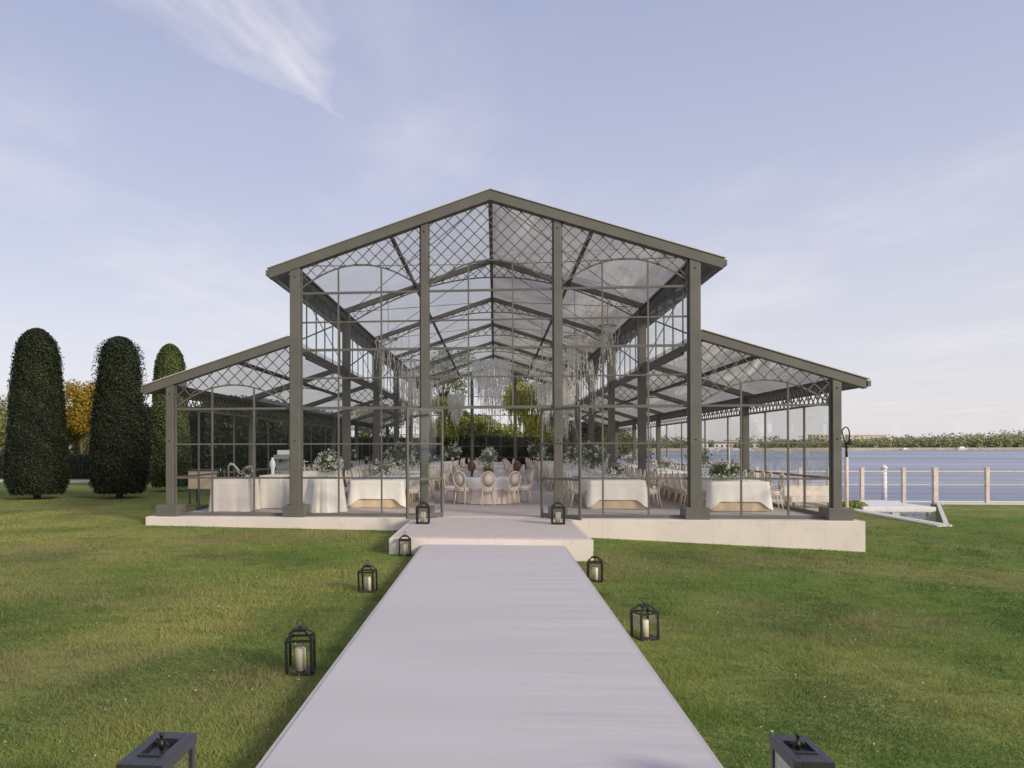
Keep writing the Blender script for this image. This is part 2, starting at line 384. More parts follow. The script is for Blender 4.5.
# lawn is above the water everywhere; the far shore is a low bank
fs = MB()
pts = [(70,520),(200,560),(330,640),(520,700),(900,720),(1400,650),(2400,600)]
for i in range(len(pts)-1):
    (xa,ya),(xb,yb) = pts[i], pts[i+1]
    fs.add([(xa,ya,-.9),(xb,yb,-.9),(xb,yb+6,1.2),(xa,ya+6,1.2),(xb,yb+260,2),(xa,ya+260,2)], [(0,1,2,3),(3,2,4,5)])
tag(fs.build('far_shore', mat('sandy_bank', (.42,.36,.26), .9, .25, .2)), kind='structure')

# ------------------------------------------------------------ pavilion
X0 = -.096; BAY = 3.126; D = 17.54; DY = 6.1; NB = 6; ZF = .376
SLM = .3255; ZP = 8.083; SLS = .319
XM = 1.5*BAY; XO = 2.5*BAY
def ztop(x):       # top of nave rafter
    return ZP - SLM * abs(x - X0)
def zside(x):      # top of aisle rafter
    return 4.755 - SLS * (abs(x - X0) - XM)
YB = D + NB * DY
PAV = empty('glass_pavilion', (X0, D, .0), label='large glazed pavilion with grey steel frame, gabled nave and lean-to aisles on pale plinth', cat='pavilion')
PAV.location = (0,0,0)
pl = MB(); pl.box(-8.38, 8.18, 17.16, YB + .5, -1.0, ZF); pl.build('plinth', PLINTH, PAV, .012)
ld = MB(); ld.box(-1.93, 1.745, 13.39, 17.157, -.6, ZF - .006); ld.build('landing', PLINTH, PAV, .01)
lc = MB(); lc.box(-1.85, 1.665, 13.62, 17.40, ZF - .004, ZF + .003); lc.build('landing_carpet', CARPET, PAV)
fc = MB(); fc.box(-7.95, 7.75, 17.70, YB - .1, ZF - .002, ZF + .0045); fc.build('floor_carpet', CARPET, PAV)

def column(x, y, ztp, w_, bw=.56, bh=.27, base=True):
    m_ = MB(); m_.box(x - w_/2, x + w_/2, y - w_/2, y + w_/2, ZF + (.02 if base else 0), ztp)
    c_ = m_.build('column', STEEL, PAV, .008)
    if base:
        b_ = MB(); b_.box(x - bw/2, x + bw/2, y - bw/2, y + bw/2, ZF, ZF + bh); b_.build('column_base', STEEL, c_, .012)
    if abs(y - D) < .01:
        for zz_ in (ztp - .22, 2.2):
            bo = MB(); bo.tube([(x, y - w_/2, zz_), (x, y - w_/2 - .012, zz_)], .02, 8); bo.build('bolt', STEELD, c_)
    return c_
for k_ in range(NB + 1):
    y = D + k_ * DY
    for sgn in (-1, 1):
        column(X0 + sgn*XM, y, ztop(X0 + XM) - .20, .245 if k_ == 0 else .24, .54 if k_ == 0 else .42)
        column(X0 + sgn*XO, y, zside(X0 + XO) - .18, .19, .54 if k_ == 0 else .36)
        if k_ in (0, NB): column(X0 + sgn*.5*BAY, y, ztop(X0 + .5*BAY) - .20, .17, .42, .25)

def lattice(mb, smin, smax, tmin, tmax, inside, per, fn, w_=.022, step=.02):
    for fam in (1, -1):
        c0 = smin - fam * 0 - (tmax - tmin) - per; c0 = math.floor(((smin - (tmax if fam > 0 else -tmin)) ) / per) * per - per
        cmax = smax + (abs(tmax) + abs(tmin)) + per; c = c0 - per * 2
        while c < cmax:
            # line: s = c + fam * t
            t = tmin; start = None
            while t <= tmax + step:
                s_ = c + fam * t; ok = smin <= s_ <= smax and t <= tmax and inside(s_, t)
                if ok and start is None: start = t
                if (not ok) and start is not None:
                    if t - start > .05: mb.beam(fn(c + fam*start, start), fn(c + fam*(t-step*.5), t-step*.5), w_, w_, up=mb.up)
                    start = None
                t += step
            c += per
def gable(y, front=True):
    """one truss with its gable glazing"""
    tr = MB(); th = .24
    for sgn in (-1, 1):
        # nave rafter as a vertical-cut prism
        def prism(xa, za, xb, zb, h_, y0, y1):
            tr.add([(xa,y0,za-h_),(xb,y0,zb-h_),(xb,y0,zb),(xa,y0,za),(xa,y1,za-h_),(xb,y1,zb-h_),(xb,y1,zb),(xa,y1,za)],
                   [(0,1,2,3),(7,6,5,4),(0,4,5,1),(1,5,6,2),(2,6,7,3),(3,7,4,0)])
        xt = X0 + sgn * 5.32
        prism(X0, ZP, xt, ZP - SLM * 5.32, th, y - .145, y + .09)
        xa = X0 + sgn * (XM + .05); xb = X0 + sgn * 8.45
        prism(xa, zside(xa), xb, zside(xb), .215, y - .12, y + .09)
    t = tr.build('truss', STEEL, PAV, .006)
    return t
for k_ in (0, NB): gable(D + k_ * DY)
# interior trusses with a lattice band
for k_ in range(1, NB):
    y = D + k_ * DY; tr = MB()
    for sgn in (-1, 1):
        def prism(xa, za, xb, zb, h_, y0, y1):
            tr.add([(xa,y0,za-h_),(xb,y0,zb-h_),(xb,y0,zb),(xa,y0,za),(xa,y1,za-h_),(xb,y1,zb-h_),(xb,y1,zb),(xa,y1,za)],
                   [(0,1,2,3),(7,6,5,4),(0,4,5,1),(1,5,6,2),(2,6,7,3),(3,7,4,0)])
        prism(X0, ZP-.02, X0 + sgn*5.2, ZP-.02 - SLM*5.2, .17, y - .07, y + .07)
        xa = X0 + sgn * (XM + .05); xb = X0 + sgn * 8.35
        prism(xa, zside(xa)-.02, xb, zside(xb)-.02, .16, y - .07, y + .07)
    t = tr.build('truss', STEEL, PAV)
    lt = MB(); lt.up = (0,1,0)
    chord = lambda x: 7.45 - .050 * (x - X0) ** 2 * 1.35
    ins = lambda s_, t_: t_ < ztop(s_) - .2 and t_ > chord(s_)
    lattice(lt, X0 - XM + .12, X0 + XM - .12, 5.6, 8.0, ins, .30 if k_ < 3 else .42, lambda s_, t_: (s_, y, t_), .020 if k_ < 3 else .026, .03)
    pp = [(X0 - XM + .1 + i * (2*XM - .2) / 24) for i in range(25)]
    for a_, b_ in zip(pp, pp[1:]): lt.beam((a_, y, chord(a_)), (b_, y, chord(b_)), .035, .035)
    lt.build('lattice', STEEL, t)
    for sgn in (-1, 1):
        lt = MB(); lt.up = (0,1,0)
        ch2 = lambda x: 3.98 - .16 * (abs(abs(x - X0) - 2*BAY)) ** 2 * 1.2
        ins2 = lambda s_, t_: t_ < zside(s_) - .19 and t_ > ch2(s_)
        a0, a1 = sorted((X0 + sgn*(XM+.13), X0 + sgn*(XO-.1)))
        lattice(lt, a0, a1, 3.2, 4.7, ins2, .30 if k_ < 3 else .42, lambda s_, t_: (s_, y, t_), .020 if k_ < 3 else .026, .03)
        pp = [a0 + i*(a1-a0)/14 for i in range(15)]
        for a_, b_ in zip(pp, pp[1:]): lt.beam((a_, y, min(ch2(a_), zside(a_)-.2)), (b_, y, min(ch2(b_), zside(b_)-.2)), .03, .03)
        lt.build('lattice', STEEL, t)

def gable_bay(xa, xb, y, top, rails, arch0, arch1, door=False, cw=(.1,.1), per=.315, dark=False):
    """window frame between two columns, glass pane and lattice as sub-parts"""
    fr = MB(); a = xa + cw[0]; b = xb - cw[1]; mid = (xa + xb) / 2; hw = (b - a) / 2
    arch = lambda x: arch1 - (arch1 - arch0) * ((x - mid) / hw) ** 2
    for z_, h_ in rails:
        if door and z_ < 2.9: continue
        fr.beam((a, y, z_), (b, y, z_), .05, h_)
    if not door: fr.beam((a, y, ZF + .045), (b, y, ZF + .045), .06, .07)
    z0 = 2.98 if door else ZF + .05
    for t_ in (1/3, 2/3):
        x_ = xa + (xb - xa) * t_
        fr.box(x_ - .018, x_ + .018, y - .022, y + .022, z0, min(arch(x_), top(x_) - .25))
    fr.box(a - .004, a + .03, y - .025, y + .025, z0, top(a) - .25); fr.box(b - .03, b + .004, y - .025, y + .025, z0, top(b) - .25)
    n = 18; px_ = [a + (b - a) * i / n for i in range(n + 1)]
    for p_, q_ in zip(px_, px_[1:]): fr.beam((p_, y, min(arch(p_), top(p_)-.24)), (q_, y, min(arch(q_), top(q_)-.24)), .03, .035)
    f_ = fr.build('window_frame', STEEL, PAV)
    lt = MB(); lt.up = (0,1,0)
    lattice(lt, a, b, arch0 - .1, max(top(xa), top(xb), top(mid)), lambda s_, t_: t_ > arch(s_) and t_ < top(s_) - .23, per, lambda s_, t_: (s_, y - .03, t_), .02)
    lt.build('lattice', STEEL, f_)
    gl = MB(); yy = y + .012
    lowz = 2.98 if door else ZF + .08
    if abs(top(xa) - top(mid)) > 1e-3 and (top(mid) > top(xa) and top(mid) > top(xb)):
        vs = [(a,yy,lowz),(b,yy,lowz),(b,yy,top(b)-.1),(X0,yy,top(X0)-.1),(a,yy,top(a)-.1)]; gl.add(vs, [(0,1,2,3,4)])
    else: gl.add([(a,yy,lowz),(b,yy,lowz),(b,yy,top(b)-.1),(a,yy,top(a)-.1)], [(0,1,2,3)])
    gl.build('glass_pane', GLASS, f_)
    return f_
R1 = [(1.30,.045),(2.12,.035),(2.98,.07),(3.70,.035),(4.38,.06),(5.05,.035),(5.75,.05)]
R2 = [(1.30,.045),(2.12,.035),(2.98,.05)]
for y, fl in ((D, True), (YB, False)):
    c_ = [X0 + (i - 2.5) * BAY for i in range(6)]
    gable_bay(c_[0], c_[1], y, zside, R2, 3.03, 3.56, cw=(.11,.13))
    gable_bay(c_[1], c_[2], y, ztop, R1, 5.86, 6.42, cw=(.13,.09))
    gable_bay(c_[2], c_[3], y, ztop, R1, 5.86, 6.46, door=fl, cw=(.09,.09))
    gable_bay(c_[3], c_[4], y, ztop, R1, 5.86, 6.42, cw=(.09,.13))
    gable_bay(c_[4], c_[5], y, zside, R2, 3.03, 3.56, cw=(.13,.11))

# long walls, clerestory, purlins and roof sheets
def dark(name, mb, mt=STEEL): return mb.build(name, mt, PAV)
for sgn in (-1, 1):
    for k_ in range(NB):
        y0 = D + k_*DY; y1 = y0 + DY; x = X0 + sgn*XO
        fr = MB()
        yf = [y0 + .11, y0 + DY*.28, y0 + DY*.72, y1 - .11]
        for yy in yf[1:3]: fr.box(x - .02, x + .02, yy - .025, yy + .025, ZF, 3.05)
        fr.beam((x, y0+.1, 1.30), (x, y1-.1, 1.30), .05, .05); fr.beam((x, y0+.1, ZF+.05), (x, y1-.1, ZF+.05), .08, .09)
        fr.beam((x, y0+.1, 3.03), (x, y1-.1, 3.03), .04, .05)
        f_ = fr.build('side_window_frame', STEEL, PAV)
        lt = MB(); lt.up = (1,0,0)
        lattice(lt, y0 + .1, y1 - .1, 3.05, 3.46, lambda s_, t_: True, .26 if k_ < 3 else .36, lambda s_, t_: (x, s_, t_), .02, .03)
        if k_ < 2:
            for i in range(11):
                yc = y0 + .35 + i * .52
                rr = [(x, yc + .075*math.cos(q*math.pi/5), 3.25 + .075*math.sin(q*math.pi/5)) for q in range(11)]
                for a_, b_ in zip(rr, rr[1:]): lt.beam(a_, b_, .02, .02, up=(1,0,0))
        lt.build('lattice', STEEL, f_)
        gl = MB(); gl.add([(x+sgn*.012,y0+.1,ZF+.1),(x+sgn*.012,y1-.1,ZF+.1),(x+sgn*.012,y1-.1,3.03),(x+sgn*.012,y0+.1,3.03)], [(0,1,2,3)])
        gl.build('glass_pane', GLASS, f_)
        # clerestory
        x = X0 + sgn*XM; fr = MB()
        for i in range(1, 6):
            yy = y0 + DY*i/6; fr.box(x-.015, x+.015, yy-.018, yy+.018, 4.5, 6.25)
        fr.beam((x+.0, y0+.12, 4.62), (x, y1-.12, 6.12), .03, .035, up=(1,0,0)); fr.beam((x+sgn*.04, y0+.12, 6.12), (x+sgn*.04, y1-.12, 4.62), .018, .018, up=(1,0,0))
        f_ = fr.build('clerestory_frame', STEEL, PAV)
        gl = MB(); gl.add([(x+sgn*.02,y0+.1,4.5),(x+sgn*.02,y1-.1,4.5),(x+sgn*.02,y1-.1,6.25),(x+sgn*.02,y0+.1,6.25)], [(0,1,2,3)])
        gl.build('glass_pane', GLASS, f_)
        # roof sheets
        rf = MB(); a = X0 + sgn*.03; b = X0 + sgn*5.25; dz = -.03
        rf.add([(a,y0,ztop(a)+dz),(b,y0,ztop(b)+dz),(b,y1,ztop(b)+dz),(a,y1,ztop(a)+dz)], [(0,1,2,3)]); rf.build('nave_roof_panel', ROOFG, PAV)
        rf = MB(); a = X0 + sgn*(XM+.10); b = X0 + sgn*8.38
        rf.add([(a,y0,zside(a)+dz),(b,y0,zside(b)+dz),(b,y1,zside(b)+dz),(a,y1,zside(a)+dz)], [(0,1,2,3)]); rf.build('aisle_roof_panel', ROOFG, PAV)
        # wind bracing under the roof
        br = MB()
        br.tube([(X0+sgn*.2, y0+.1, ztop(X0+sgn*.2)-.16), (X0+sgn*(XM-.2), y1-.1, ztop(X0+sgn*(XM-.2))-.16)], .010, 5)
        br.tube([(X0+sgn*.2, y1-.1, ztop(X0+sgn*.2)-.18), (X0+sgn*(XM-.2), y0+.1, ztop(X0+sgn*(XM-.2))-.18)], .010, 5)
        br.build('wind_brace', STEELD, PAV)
    L0, L1 = D + .09, YB - .15
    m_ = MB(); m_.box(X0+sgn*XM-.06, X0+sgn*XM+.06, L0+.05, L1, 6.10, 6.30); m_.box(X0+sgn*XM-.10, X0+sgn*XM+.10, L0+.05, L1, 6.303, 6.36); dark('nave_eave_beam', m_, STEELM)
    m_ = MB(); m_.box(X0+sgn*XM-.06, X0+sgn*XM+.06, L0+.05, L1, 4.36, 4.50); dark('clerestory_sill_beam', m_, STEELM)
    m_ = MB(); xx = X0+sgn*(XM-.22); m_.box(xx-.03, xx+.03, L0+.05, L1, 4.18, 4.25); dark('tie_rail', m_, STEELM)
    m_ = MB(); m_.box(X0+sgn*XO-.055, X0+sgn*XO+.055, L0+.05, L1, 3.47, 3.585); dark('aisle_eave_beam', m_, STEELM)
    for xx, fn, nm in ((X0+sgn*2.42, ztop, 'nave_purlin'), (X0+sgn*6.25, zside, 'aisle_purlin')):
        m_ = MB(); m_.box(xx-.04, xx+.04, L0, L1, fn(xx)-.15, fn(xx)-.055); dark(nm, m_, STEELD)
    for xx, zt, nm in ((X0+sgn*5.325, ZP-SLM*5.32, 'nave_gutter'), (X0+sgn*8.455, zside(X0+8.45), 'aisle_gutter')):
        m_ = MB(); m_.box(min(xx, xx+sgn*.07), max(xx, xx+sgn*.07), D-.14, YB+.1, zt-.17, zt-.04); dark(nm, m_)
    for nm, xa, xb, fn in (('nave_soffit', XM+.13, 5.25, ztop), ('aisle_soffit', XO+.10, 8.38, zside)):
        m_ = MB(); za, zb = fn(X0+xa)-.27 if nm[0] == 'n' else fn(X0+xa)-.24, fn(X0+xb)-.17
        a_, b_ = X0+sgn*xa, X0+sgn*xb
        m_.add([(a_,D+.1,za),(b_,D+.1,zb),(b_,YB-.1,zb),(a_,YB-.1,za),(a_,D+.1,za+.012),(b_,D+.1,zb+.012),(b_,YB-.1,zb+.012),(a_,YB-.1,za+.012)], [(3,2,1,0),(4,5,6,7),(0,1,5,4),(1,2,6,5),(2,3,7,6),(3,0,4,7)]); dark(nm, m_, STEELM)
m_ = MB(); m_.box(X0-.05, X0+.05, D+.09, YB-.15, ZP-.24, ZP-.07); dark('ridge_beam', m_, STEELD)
m_ = MB()
for sgn in (-1, 1):
    xa, xb = X0, X0+sgn*5.36
    m_.add([(xa,D-.17,ZP+.004),(xb,D-.17,ZP+.004-SLM*5.36),(xb,D-.17,ZP+.024-SLM*5.36),(xa,D-.17,ZP+.024),(xa,D+.2,ZP+.004),(xb,D+.2,ZP+.004-SLM*5.36),(xb,D+.2,ZP+.024-SLM*5.36),(xa,D+.2,ZP+.024)],
           [(0,1,2,3),(7,6,5,4),(0,4,5,1),(1,5,6,2),(2,6,7,3),(3,7,4,0)])
    xa, xb = X0+sgn*(XM+.16), X0+sgn*8.5
    za, zb = zside(xa)+.004, zside(xb)+.004
    m_.add([(xa,D-.15,za),(xb,D-.15,zb),(xb,D-.15,zb+.02),(xa,D-.15,za+.02),(xa,D+.2,za),(xb,D+.2,zb),(xb,D+.2,zb+.02),(xa,D+.2,za+.02)],
           [(0,1,2,3),(7,6,5,4),(0,4,5,1),(1,5,6,2),(2,6,7,3),(3,7,4,0)])
m_.build('verge_trim', mat('pale_aluminium', (.5,.47,.43), .4, .05, 5), PAV)

# doors, swung open against the columns of the entrance
def door(hx, hy, fx, fy, lab):
    d_ = Vector((fx-hx, fy-hy, 0)); wd = d_.length; ang = math.atan2(d_.y, d_.x)
    e_ = MB(); z0, z1 = .03, 2.56; t_ = .055
    e_.box(0, t_, -.022, .022, z0, z1); e_.box(wd-t_, wd, -.022, .022, z0, z1)
    for za, zb in ((z0, z0+.09), (.90, .95), (1.72, 1.755), (z1-.06, z1)): e_.box(t_+.001, wd-t_-.001, -.02, .02, za, zb)
    o_ = e_.build('door', STEEL, PAV); o_.location = (hx, hy, ZF); o_.rotation_euler = (0,0,ang); o_['label'] = lab
    g_ = MB(); g_.add([(t_,.0,z0+.09),(wd-t_,.0,z0+.09),(wd-t_,.0,z1-.06),(t_,.0,z1-.06)], [(0,1,2,3)]); g_.build('door_glass', GLASS, o_)
    h_ = MB(); h_.tube([(wd-.03,-.02,1.0),(wd-.03,-.07,1.0),(wd-.14,-.07,1.0)], .009, 6); h_.build('door_handle', BLACKM, o_)
door(X0-.93*S+.0, D-.02, -2.00, D-.86, 'glazed door swung open left of the entrance')
door(X0+.96*S+.0, D-.02, 1.90, D-.90, 'glazed door swung open right of the entrance')
for x in (X0-.93*S-.03, X0+.96*S+.03):
    jm = MB(); jm.box(x-.022, x+.022, D-.03, D+.03, ZF, 2.95); jm.build('door_jamb', STEEL, PAV)

# ------------------------------------------------------------ walkway
wk = MB(); wk.box(-1.285, 1.215, -6, 13.385, -.05, .27)
m, nt4, p = new_mat('walkway_carpet'); n_ = nt4.nodes; l_ = nt4.links; tcw = n_.new('ShaderNodeTexCoord')
def wn(scale, ms, lo, hi, det=3):
    mp = n_.new('ShaderNodeMapping'); mp.inputs['Scale'].default_value = ms; l_.new(tcw.outputs['Object'], mp.inputs['Vector'])
    a = n_.new('ShaderNodeTexNoise'); a.inputs['Scale'].default_value = scale; a.inputs['Detail'].default_value = det; l_.new(mp.outputs[0], a.inputs['Vector'])
    r = n_.new('ShaderNodeMapRange'); r.inputs[1].default_value = lo; r.inputs[2].default_value = hi; l_.new(a.outputs['Fac'], r.inputs[0]); return r.outputs[0], a
f1, a1 = wn(1.0, (.35,1.1,1), .35, .7); f2, a2 = wn(350, (1,1,1), .3, .7); f3, a3 = wn(1.3, (.30,2.0,1), .4, .7)
mx = n_.new('ShaderNodeMix'); mx.data_type = 'RGBA'; l_.new(f1, mx.inputs['Factor']); mx.inputs['A'].default_value = (.53,.505,.505,1); mx.inputs['B'].default_value = (.58,.55,.55,1)
mx2 = n_.new('ShaderNodeMix'); mx2.data_type = 'RGBA'; mx2.blend_type = 'MULTIPLY'; mx2.inputs['Factor'].default_value = 1
cr = n_.new('ShaderNodeMapRange'); cr.inputs[3].default_value = .95; cr.inputs[4].default_value = 1.04; l_.new(f2, cr.inputs[0])
l_.new(mx.outputs['Result'], mx2.inputs['A']); l_.new(cr.outputs[0], mx2.inputs['B']); l_.new(mx2.outputs['Result'], p.inputs['Base Color'])
p.inputs['Roughness'].default_value = .85; p.inputs['Specular IOR Level'].default_value = .2
spx = n_.new('ShaderNodeSeparateXYZ'); l_.new(tcw.outputs['Object'], spx.inputs[0])
mkx = n_.new('ShaderNodeMapRange'); mkx.interpolation_type = 'SMOOTHSTEP'; mkx.inputs[1].default_value = -.3; mkx.inputs[2].default_value = .7; mkx.inputs[3].default_value = .12; l_.new(spx.outputs[0], mkx.inputs[0])
wrk, wra = wn(1.0, (.35,4.2,1), .35, .7, 2)
wmu = n_.new('ShaderNodeMath'); wmu.operation = 'MULTIPLY'; l_.new(wrk, wmu.inputs[0]); l_.new(mkx.outputs[0], wmu.inputs[1]); f3 = wmu.outputs[0]
ad = n_.new('ShaderNodeMath'); ad.operation = 'MULTIPLY_ADD'; l_.new(f3, ad.inputs[0]); ad.inputs[1].default_value = 1.0; l_.new(a2.outputs['Fac'], ad.inputs[2])
bp = n_.new('ShaderNodeBump'); bp.inputs['Strength'].default_value = .42; bp.inputs['Distance'].default_value = .02; l_.new(f3, bp.inputs['Height']); 
bp2 = n_.new('ShaderNodeBump'); bp2.inputs['Strength'].default_value = .25; bp2.inputs['Distance'].default_value = .004; l_.new(a2.outputs['Fac'], bp2.inputs['Height']); l_.new(bp.outputs[0], bp2.inputs['Normal']); l_.new(bp2.outputs[0], p.inputs['Normal'])
WALK = m
add_joints(WALK, 'Y', 4.0, .008, .93, soil=False)
wo = wk.build('walkway', WALK); tag(wo, kind='structure')
ed = MB()
for x in (-1.32, 1.219): ed.box(x, x + .031, -6, 13.38, -.05, .262)
tag(ed.build('walkway_edging', mat('edging_strip', (.50,.47,.46), .6, .08, 4)), kind='structure')

# ------------------------------------------------------------ lanterns
def lantern_small():
    t = empty('lantern')
    w_ = .115; h0, h1 = .025, .31
    b = MB(); b.box(-w_-.01, w_+.01, -w_-.01, w_+.01, 0, .022); b.build('base', BLACKM, t)
    f = MB()
    for sx in (-1,1):
        for sy in (-1,1): f.box(sx*w_-.012, sx*w_+.012, sy*w_-.012, sy*w_+.012, .0225, h1+.0005)
    for s_ in (-1,1):
        f.box(-w_-.012, w_+.012, s_*w_-.012, s_*w_+.012, h1+.0005, h1+.022); f.box(s_*w_-.012, s_*w_+.012, -w_+.0125, w_-.0125, h1+.001, h1+.0215)
    f.build('frame', BLACKM, t)
    r = MB(); r0 = w_ + .004; r1 = .055
    for a, b_ in (((-1,-1),(1,-1)),((1,-1),(1,1)),((1,1),(-1,1)),((-1,1),(-1,-1))):
        r.beam((a[0]*r0,a[1]*r0,h1+.025), (a[0]*r1,a[1]*r1,h1+.085), .014, .014)
        r.beam((a[0]*r1,a[1]*r1,h1+.09), (b_[0]*r1,b_[1]*r1,h1+.09), .012, .014)
    r.box(-r1-.004, r1+.004, -r1-.004, r1+.004, h1+.098, h1+.108)
    r.tube([(0,0,h1+.108),(0,0,h1+.13)], .012, 6)
    rp = r.build('cap', BLACKM, t)
    ri = MB(); ri.tube([(.03*math.cos(a), 0, h1+.155+.03*math.sin(a)) for a in [i*math.pi/6 for i in range(13)]], .004, 5, False); ri.build('ring', BLACKM, rp)
    c = MB(); c.lathe([(.0,.0245),(.048,.0245),(.049,.225),(.043,.232),(.012,.229),(0,.227)], 20); cc = c.build('candle', WAX, t)
    k = MB(); k.tube([(0,0,.225),(.003,0,.245)], .0025, 5); k.build('wick', WICK, cc)
    g = MB()
    for s_ in (-1,1):
        g.add([(-w_+.009,s_*w_,.023),(w_-.009,s_*w_,.023),(w_-.009,s_*w_,h1),(-w_+.009,s_*w_,h1)], [(0,1,2,3)])
        g.add([(s_*w_,-w_+.009,.023),(s_*w_,w_-.009,.023),(s_*w_,w_-.009,h1),(s_*w_,-w_+.009,h1)], [(0,1,2,3)])
    g.build('glass', LGLASS, t)
    return t
GL = 'black lanterns lining the walkway'
L = lantern_small()
spots = [((301,672),.92,.12,'black lantern on the grass left of the walkway, second nearest on that side'),
         ((368,591.5),.86,-.1,'black lantern with candle on the lawn left of the walkway, third nearest on that side'),
         ((405,555.5),.88,.1,'small-looking black lantern at the left corner of the landing, beside its pale face'),
         ((595,581),.90,-.2,'black lantern beside the right corner of the landing, farthest of those on the right grass'),
         ((645,638),.86,.35,'black lantern turned slightly, alone in the lawn midway along the right edge of the walkway'),
         ((423,523.5),1.1,0,'black lantern standing on the landing in front of the left entrance column'),
         ((558,524),1.1,0,'black lantern standing on the landing in front of the right entrance column')]
for i, ((u, v), sc, rz, lab) in enumerate(spots):
    o = L if i == 0 else copy_tree(L)
    z = .379 if i > 4 else None
    if z is None:
        pt = atz(u, v, 0.05); z = gz(pt.x); pt = atz(u, v, z)
    else: pt = atz(u, v, z)
    o.location = (pt.x, pt.y, z - .004 if i < 5 else z); o.rotation_euler = (rnd.uniform(-.03,.03) if i < 5 else 0, rnd.uniform(-.03,.03) if i < 5 else 0, rz); o.scale = (sc, sc, sc)
    tag(o, lab, 'lantern', GL)
def lantern_big(cx, cy, lab, a=.095, b=.175):
    z0 = gz(cx); t = empty('lantern', (cx, cy, z0), label=lab, cat='lantern', group='large lanterns at the near end of the walkway')
    hh = .615
    m_ = MB(); m_.box(-a, a, -b, b, 0, .03); m_.build('base', BLACKG, t, .004)
    f = MB()
    for sx in (-1,1):
        for sy in (-1,1): f.box(sx*a - (.022 if sx>0 else 0), sx*a + (.022 if sx<0 else 0), sy*b - (.03 if sy>0 else 0), sy*b + (.03 if sy<0 else 0), .0305, hh-.05)
    f.build('frame', BLACKG, t, .003)
    c = MB(); e = .052; g_ = b - .085     # top with a sunken square opening
    z1, z2 = hh-.0495, hh
    c.box(-a-.006, -e, -b-.006, b+.006, z1, z2); c.box(e, a+.006, -b-.006, b+.006, z1, z2)
    c.box(-e+.0003, e-.0003, -b-.006, -g_, z1, z2); c.box(-e+.0003, e-.0003, g_, b+.006, z1, z2)
    c.box(-e+.0003, e-.0003, -g_+.0003, g_-.0003, z1+.001, z1+.03)
    for sy in (-1,1): c.box(-e, e, sy*g_-.004, sy*g_+.004, z2+.0005, z2+.008)
    cc = c.build('top_plate', BLACKG, t, .002)
    k = MB(); k.lathe([(.010,0),(.012,.03),(.007,.035),(.007,.058),(.011,.062),(.011,.072),(0,.075)], 10, (0.0,.03,z1+.03)); k.tube([(-.03,.03,z2-.01),(-.028,.03,z2+.012),(.02,.03,z2+.016),(.04,.03,z2-.012)], .004, 6); k.build('handle', BLACKM, cc)
    c = MB(); c.lathe([(0,.031),(.05,.031),(.05,.44),(.045,.448),(0,.442)], 22); cd = c.build('candle', WAX, t)
    k = MB(); k.tube([(0,0,.44),(.004,0,.46)], .003, 5); k.build('wick', WICK, cd)
    g = MB()
    for s_ in (-1,1):
        g.add([(-a+.02,s_*(b-.008),.031),(a-.02,s_*(b-.008),.031),(a-.02,s_*(b-.008),z1),(-a+.02,s_*(b-.008),z1)], [(0,1,2,3)])
        g.add([(s_*(a-.006),-b+.03,.031),(s_*(a-.006),b-.03,.031),(s_*(a-.006),b-.03,z1),(s_*(a-.006),-b+.03,z1)], [(0,1,2,3)])
    g.build('glass', LGLASS, t)
q_ = atz(176,733,.69); lantern_big(q_.x, q_.y-.18, 'large charcoal lantern with recessed top, cut by the bottom edge, left of the walkway')
q_ = atz(787.5,733,.62); lantern_big(q_.x, q_.y-.155, 'large charcoal lantern with recessed top, cut by the bottom edge, right of the walkway', .083, .15)

# ------------------------------------------------------------ chairs and tables
def chair_meshes(parent, merged=False):
    ms = {}
    def put(name, mb, m, par):
        if merged: merged_list.append((mb, 0 if m is WOODP else 1)); return None
        return mb.build(name, m, par)
    s = MB(); s.lathe([(.0,.43),(.20,.43),(.225,.445),(.225,.475),(.20,.50),(0,.51)], 14); put('seat', s, UPH, parent)
    r = MB(); r.lathe([(.19,.395),(.225,.395),(.225,.4295),(.19,.4295)], 14); put('seat_rail', r, WOODP, parent)
    for sx, sy in ((-1,1),(1,1)):
        l = MB(); l.tube([(sx*.165,.15,.40),(sx*.175,.165,.2),(sx*.18,.17,0)], [.021,.016,.011], 6); put('leg', l, WOODP, parent)
    for sx in (-1,1):
        l = MB(); l.tube([(sx*.155,-.17,.40),(sx*.16,-.20,.2),(sx*.175,-.25,0)], [.021,.017,.012], 6); put('leg', l, WOODP, parent)
    f = MB(); pts = [(.205*math.cos(a)*(1 if math.sin(a) > 0 else .92), -.20 - .07*(.5+.5*math.sin(a)), .73 + .235*math.sin(a)) for a in [i*math.pi/9 for i in range(19)]]
    f.tube(pts, .017, 6, False)
    for sx in (-1,1): f.tube([(sx*.15,-.175,.42),(sx*.165,-.20,.58)], .016, 6)
    put('back_frame', f, WOODP, parent)
    b = MB(); n = 14; vs = [(0,-.235,.73)]; fs_ = []
    for i in range(n):
        a = 2*math.pi*i/n; vs.append((.18*math.cos(a), -.20-.07*(.5+.5*math.sin(a)), .73+.21*math.sin(a)))
    vs += [(0,-.205,.73)]
    for i in range(n):
        j = (i+1) % n; fs_.append((0, 1+i, 1+j)); fs_.append((n+1, 1+j, 1+i))
    b.smooth = True; b.add(vs, fs_); put('backrest', b, UPH, parent)
merged_list = []
CH = empty('banquet_chair'); chair_meshes(CH)
chair_meshes(None, True)
mm = MB()
for mb, mi in merged_list:
    mm.mi = mi; o_ = len(mm.v); mm.v += mb.v
    for f, sm in zip(mb.f, mb.sm): mm.f.append(tuple(i+o_ for i in f)); mm.m.append(mi); mm.sm.append(sm)
CHM = mm.build('banquet_chair', [WOODP, UPH])
used = {'n': False, 'm': False}
